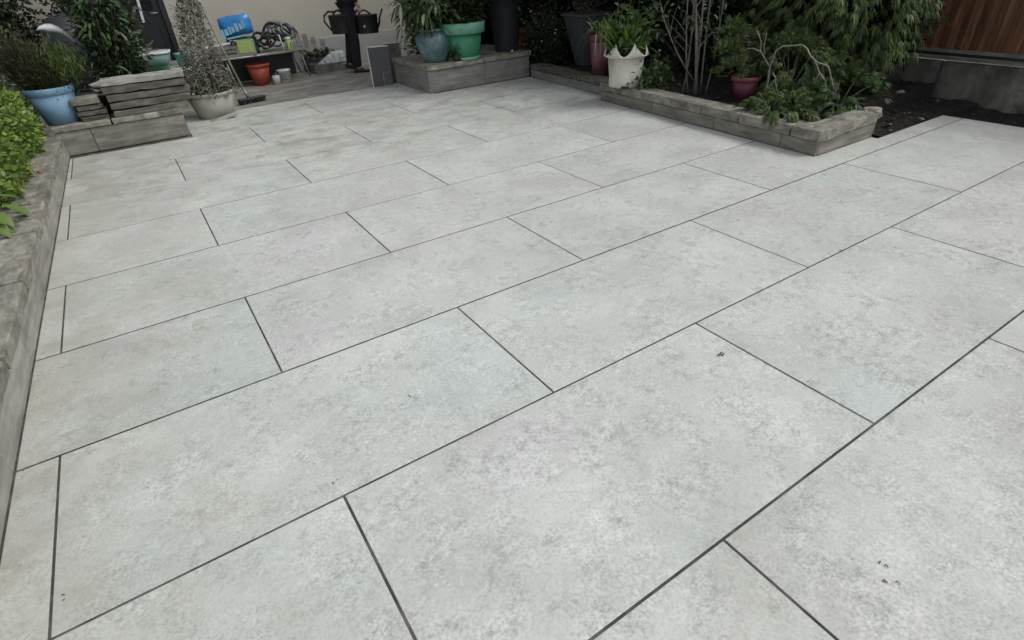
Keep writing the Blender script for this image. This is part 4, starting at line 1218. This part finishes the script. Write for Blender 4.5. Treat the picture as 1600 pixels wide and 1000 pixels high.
# black bin with white curved rim
bn_ = thing('black_barrel', (.20, 6.62, -.018), 'rounded black barrel half hidden in the shrubs at the left', 'barrel')
B().lathe([(.001, 0), (.20, 0), (.225, .06), (.235, .35), (.22, .66), (.14, .80), (.001, .84)], 32).build('drum', M['pot_black'], bn_)
for zq in (.22, .48):
    B().lathe([(.232, zq - .012), (.243, zq), (.232, zq + .012)], 32).build('hoop', M['pot_black'], bn_)
wr = thing('white_curved_panel', (.13, 5.98, .0), 'white curved plastic panel lying across the front of the black barrel', 'panel')
vs = []; fs = []
pth = [(-.11, .735, .004), (-.085, .745, .018), (-.04, .74, .036), (.0, .735, .038), (.04, .72, .030), (.08, .68, .020), (.11, .63, .012), (.125, .57, .005)]
for (x, z, hw2) in pth:
    vs += [(x, 0, z - hw2), (x, -.02, z), (x, 0, z + hw2), (x, .008, z)]
for i in range(len(pth) - 1):
    for k in range(4):
        k2 = (k + 1) % 4
        fs.append((i * 4 + k, i * 4 + k2, i * 4 + 4 + k2, i * 4 + 4 + k))
B().add(vs, fs, True).build('panel', M['white_upvc'], wr)
B().tube([(-.10, .01, -.018), (-.09, .01, .74)], .008, .008, 6).build('support_stake', M['stem_brown'], wr)

# aqua storage box and small box on side table
stt = thing('side_table', (.80, 6.42, -.018), 'small white topped table behind the slab stack carrying the aqua box', 'table')
B().box(-.36, .30, -.17, .22, .285, .305).build('table_top', M['white_upvc'], stt, bevel=.004)
for (x, y2) in ((-.33, -.14), (.27, -.14), (-.33, .19), (.27, .19)):
    B().tube([(x, y2, 0), (x, y2, .284)], .012, .012, 6).build('leg', M['pot_black'], stt)
ab2 = thing('aqua_storage_box', (.725, 6.38, .288), 'aqua plastic storage box with a clear white lid on the side table', 'box', rotz=R(-8))
def ovalish(b, prof, e=4, seg=40, sx=1, sy=.75):
    vs = []; fs = []
    for (r, z) in prof:
        for k in range(seg):
            a = 2 * math.pi * k / seg
            c_, s_ = math.cos(a), math.sin(a)
            q = (abs(c_) ** e + abs(s_) ** e) ** (-1 / e)
            vs.append((r * sx * c_ * q, r * sy * s_ * q, z))
    for i in range(len(prof) - 1):
        for k in range(seg):
            k2 = (k + 1) % seg
            fs.append((i * seg + k, i * seg + k2, (i + 1) * seg + k2, (i + 1) * seg + k))
    return b.add(vs, fs, True)
ovalish(B(), [(.001, 0), (.165, 0), (.178, .065)]).build('lower_body', M['aqua_dark'], ab2)
ovalish(B(), [(.180, .066), (.190, .068), (.205, .150), (.200, .152)]).build('upper_body', M['aqua'], ab2)
ovalish(B(), [(.202, .150), (.214, .150), (.216, .166), (.205, .170)]).build('lid_rim', M['white_upvc'], ab2)
ovalish(B(), [(.205, .165), (.195, .160), (.12, .168), (.001, .172)]).build('lid', M['clear_white'], ab2)
B().tube([(-.12, -.08, .176), (-.04, -.10, .180), (.03, -.02, .182), (.12, .06, .178)], .007, .007, 5).build('lid_strap', M['pot_grey'], ab2)
ab3 = thing('small_aqua_box', (1.035, 6.46, .288), 'small sea green box right of the aqua storage box', 'box')
ovalish(B(), [(.001, 0), (.058, 0), (.066, .095), (.070, .098), (.070, .11), (.001, .11)]).build('box_body', M['aqua_dark'], ab3)
ovalish(B(), [(.071, .111), (.074, .112), (.074, .124), (.001, .126)]).build('lid', M['aqua'], ab3)

# ------------------------------------------------------------------ person carrying two watering cans
def skin_mesh(name, joints, bones, mat, parent, root=0, sub=2):
    me = bpy.data.meshes.new(name)
    me.from_pydata([j[:3] for j in joints], bones, [])
    o = bpy.data.objects.new(name + '_rig', me); C.objects.link(o)
    m = o.modifiers.new('skin', 'SKIN')
    m.use_smooth_shade = True
    for i, j in enumerate(joints):
        sv = me.skin_vertices[0].data[i]
        rr = j[3]
        sv.radius = rr if isinstance(rr, tuple) else (rr, rr)
        sv.use_root = (i == root)
    s2 = o.modifiers.new('sub', 'SUBSURF'); s2.levels = sub; s2.render_levels = sub
    dg = bpy.context.evaluated_depsgraph_get()
    nm = bpy.data.meshes.new_from_object(o.evaluated_get(dg))
    bpy.data.objects.remove(o)
    nm.name = name
    nm.materials.clear(); nm.materials.append(mat)
    for p in nm.polygons: p.use_smooth = True
    return link(name, nm, parent)
# local frame: +x is the walking direction; 1 unit here is about 1.4 m
pr = thing('person', (2.83, 6.60, -.018), 'person in dark clothes walking right with a black watering can in each hand', 'person', rotz=R(-22))
J = [(0, 0, .665, .085), (0, 0, .80, .082), (.01, 0, .93, .088), (.01, 0, .985, .05), (.02, 0, 1.03, .036), (.03, 0, 1.075, .050), (.032, 0, 1.135, .062), (.03, 0, 1.185, .045),
     (.0, .055, .60, .062), (.035, .055, .36, .044), (-.005, .06, .075, .028), (.015, .06, .035, .026), (.11, .062, .022, .020),     # left leg
     (.0, -.055, .60, .062), (.02, -.055, .36, .045), (.0, -.05, .075, .029), (.02, -.05, .035, .026), (.115, -.052, .022, .020),  # right leg
     (.005, .125, .965, .038), (-.06, .15, .82, .030), (-.09, .14, .69, .022), (-.09, .14, .655, .020),
     (.005, -.125, .965, .038), (.07, -.15, .82, .030), (.135, -.14, .69, .022), (.14, -.14, .655, .020)]
J[8] = (-.012, .055, .60, .062); J[9] = (-.025, .055, .37, .044); J[10] = (-.085, .06, .105, .028); J[11] = (-.085, .06, .070, .026); J[12] = (-.018, .062, .026, .020)
bones = [(0, 1), (1, 2), (2, 3), (3, 4), (4, 5), (5, 6), (6, 7), (0, 8), (8, 9), (9, 10), (10, 11), (11, 12), (0, 13), (13, 14), (14, 15), (15, 16), (16, 17), (2, 18), (18, 19), (19, 20), (20, 21), (2, 22), (22, 23), (23, 24), (24, 25)]
body = skin_mesh('body', J, bones, M['skin'], pr)
# fingers curled over the handles
for (hx, hy) in ((-.09, .14), (.14, -.14)):
    for k in range(4):
        x = hx - .021 + .014 * k
        l = (.030, .034, .032, .026)[k]
        B().tube([(x, hy + .016, .650), (x, hy + .020, .650 - l * .6), (x, hy + .006, .650 - l), (x, hy - .012, .650 - l * .8)], .0068, .005, 6).build('finger', M['skin'], body)
    B().tube([(hx + .018, hy - .010, .660), (hx + .026, hy - .018, .640), (hx + .016, hy - .010, .624)], .0075, .006, 6).build('thumb', M['skin'], body)
# face
B().lathe([(.001, -.012), (.007, -.008), (.008, 0), (.005, .010), (.001, .016)], 10).build('nose', M['skin'], body, loc=(.093, 0, 1.125))
for s in (-1, 1):
    B().lathe([(.001, -.006), (.006, 0), (.001, .006)], 10).build('eye', M['eye'], body, loc=(.085, s * .022, 1.142))
    B().lathe([(.001, -.018), (.010, -.010), (.012, .008), (.001, .018)], 10, sx=1, sy=.4).build('ear', M['skin'], body, loc=(.03, s * .064, 1.132))
B().box(-.002, .003, -.014, .014, -.003, .003).build('mouth', M['maroon'], body, loc=(.083, 0, 1.096), bevel=.001)
hr = B().lathe([(.073, -.02), (.072, .02), (.060, .05), (.035, .07), (.001, .078)], 20).build('hair', M['hair'], pr, loc=(.018, 0, 1.15), rot=(0, R(-14), 0))
Jt = [(0, 0, .68, (.100, .092)), (-.0, .055, .60, .074), (-.025, .055, .37, .060), (-.085, .06, .085, .052), (.0, -.055, .60, .074), (.022, -.055, .36, .062), (.002, -.05, .085, .056), (.002, -.05, .06, .055), (0, 0, .73, (.100, .090))]
skin_mesh('trousers', Jt, [(8, 0), (0, 1), (1, 2), (2, 3), (0, 4), (4, 5), (5, 6), (6, 7)], M['cloth2'], pr)
Jc = [(0, 0, .64, (.128, .118)), (0, 0, .72, (.125, .112)), (.005, 0, .82, (.108, .100)), (.01, 0, .93, (.106, .100)), (.012, 0, .99, (.058, .052)),
      (.005, .13, .962, .052), (-.06, .158, .82, .045), (-.088, .145, .715, .036), (.005, -.13, .962, .052), (.07, -.158, .82, .045), (.128, -.145, .715, .036)]
skin_mesh('jacket', Jc, [(0, 1), (1, 2), (2, 3), (3, 4), (3, 5), (5, 6), (6, 7), (3, 8), (8, 9), (9, 10)], M['cloth'], pr, root=2)
for (x, y2, z2, tl_) in ((.0, -.05, .0, 0), (-.105, .06, .045, 24)):
    sh_ = B()
    vs = []; fs = []
    secs = [(-.045, .022, .050), (-.02, .030, .062), (.02, .030, .060), (.065, .034, .044), (.105, .034, .030), (.135, .022, .018)]
    for (sx_, hw2, ht) in secs:
        vs += [(sx_, -hw2, 0), (sx_, hw2, 0), (sx_, hw2 * .95, ht * .55), (sx_, hw2 * .5, ht), (sx_, -hw2 * .5, ht), (sx_, -hw2 * .95, ht * .55)]
    for i in range(len(secs) - 1):
        for k in range(6):
            k2 = (k + 1) % 6
            fs.append((i * 6 + k, (i + 1) * 6 + k, (i + 1) * 6 + k2, i * 6 + k2))
    fs += [(0, 1, 2, 3, 4, 5), tuple(i + 30 for i in (5, 4, 3, 2, 1, 0))]
    B().add(vs, fs, True).build('shoe', M['shoe'], pr, loc=(x, y2, z2), rot=(0, R(tl_), 0))
def can(label, loc, rotz, flip):
    t = thing('watering_can', loc, label, 'watering can', rotz=rotz, group='watering cans the person carries')
    s = flip
    B().lathe([(.001, 0), (.108, 0), (.112, .006), (.112, .012), (.122, .175), (.126, .18), (.126, .188), (.114, .188), (.10, .01), (.001, .01)], 32, sx=1.08, sy=.70).build('can_body', M['rubber'], t)
    cov = B()
    for k in range(12):
        pass
    B().lathe([(.118, .184), (.06, .192), (.05, .190)], 24, sx=1.05, sy=.68, ).build('top_cover', M['pot_black'], t)
    B().tube([(s * .11, 0, .04), (s * .145, 0, .10), (s * .155, 0, .15), (s * .20, 0, .235)], .014, .009, 8).build('spout', M['rubber'], t)
    B().tube(bez((-s * .075, 0, .185), (-s * .03, 0, .275), (s * .06, 0, .19), 9), .010, .010, 7).build('top_handle', M['rubber'], t)
    B().tube([(-s * .04, 0, .215), (-s * .12, 0, .225), (-s * .175, 0, .185), (-s * .185, 0, .13), (-s * .15, 0, .075), (-s * .115, 0, .03)], .011, .010, 7).build('rear_handle', M['rubber'], t)
    return t
can('black watering can held in the rear hand, its round handle showing left', (2.735, 6.60, .400), R(-30), 1)
t2 = can('black watering can held in the leading hand, spout pointing right', (2.995, 6.50, .383), R(-30), 1)
o = B().lathe([(.001, -.003), (.014, -.002), (.014, .002), (.001, .003)], 14).build('badge', M['white_tub'], t2, loc=(-.015, -.0795, .075), rot=(R(90), 0, 0))

# ------------------------------------------------------------------ bring everything from modules to metres
done = set()
for o in scn.objects:
    if o.type == 'MESH' and o.data.name not in done:
        done.add(o.data.name)
        o.data.transform(Matrix.Scale(S, 4))
    if o.type in {'MESH', 'EMPTY'}:
        o.location = o.location * S
        if o.type == 'EMPTY': o.empty_display_size = .1
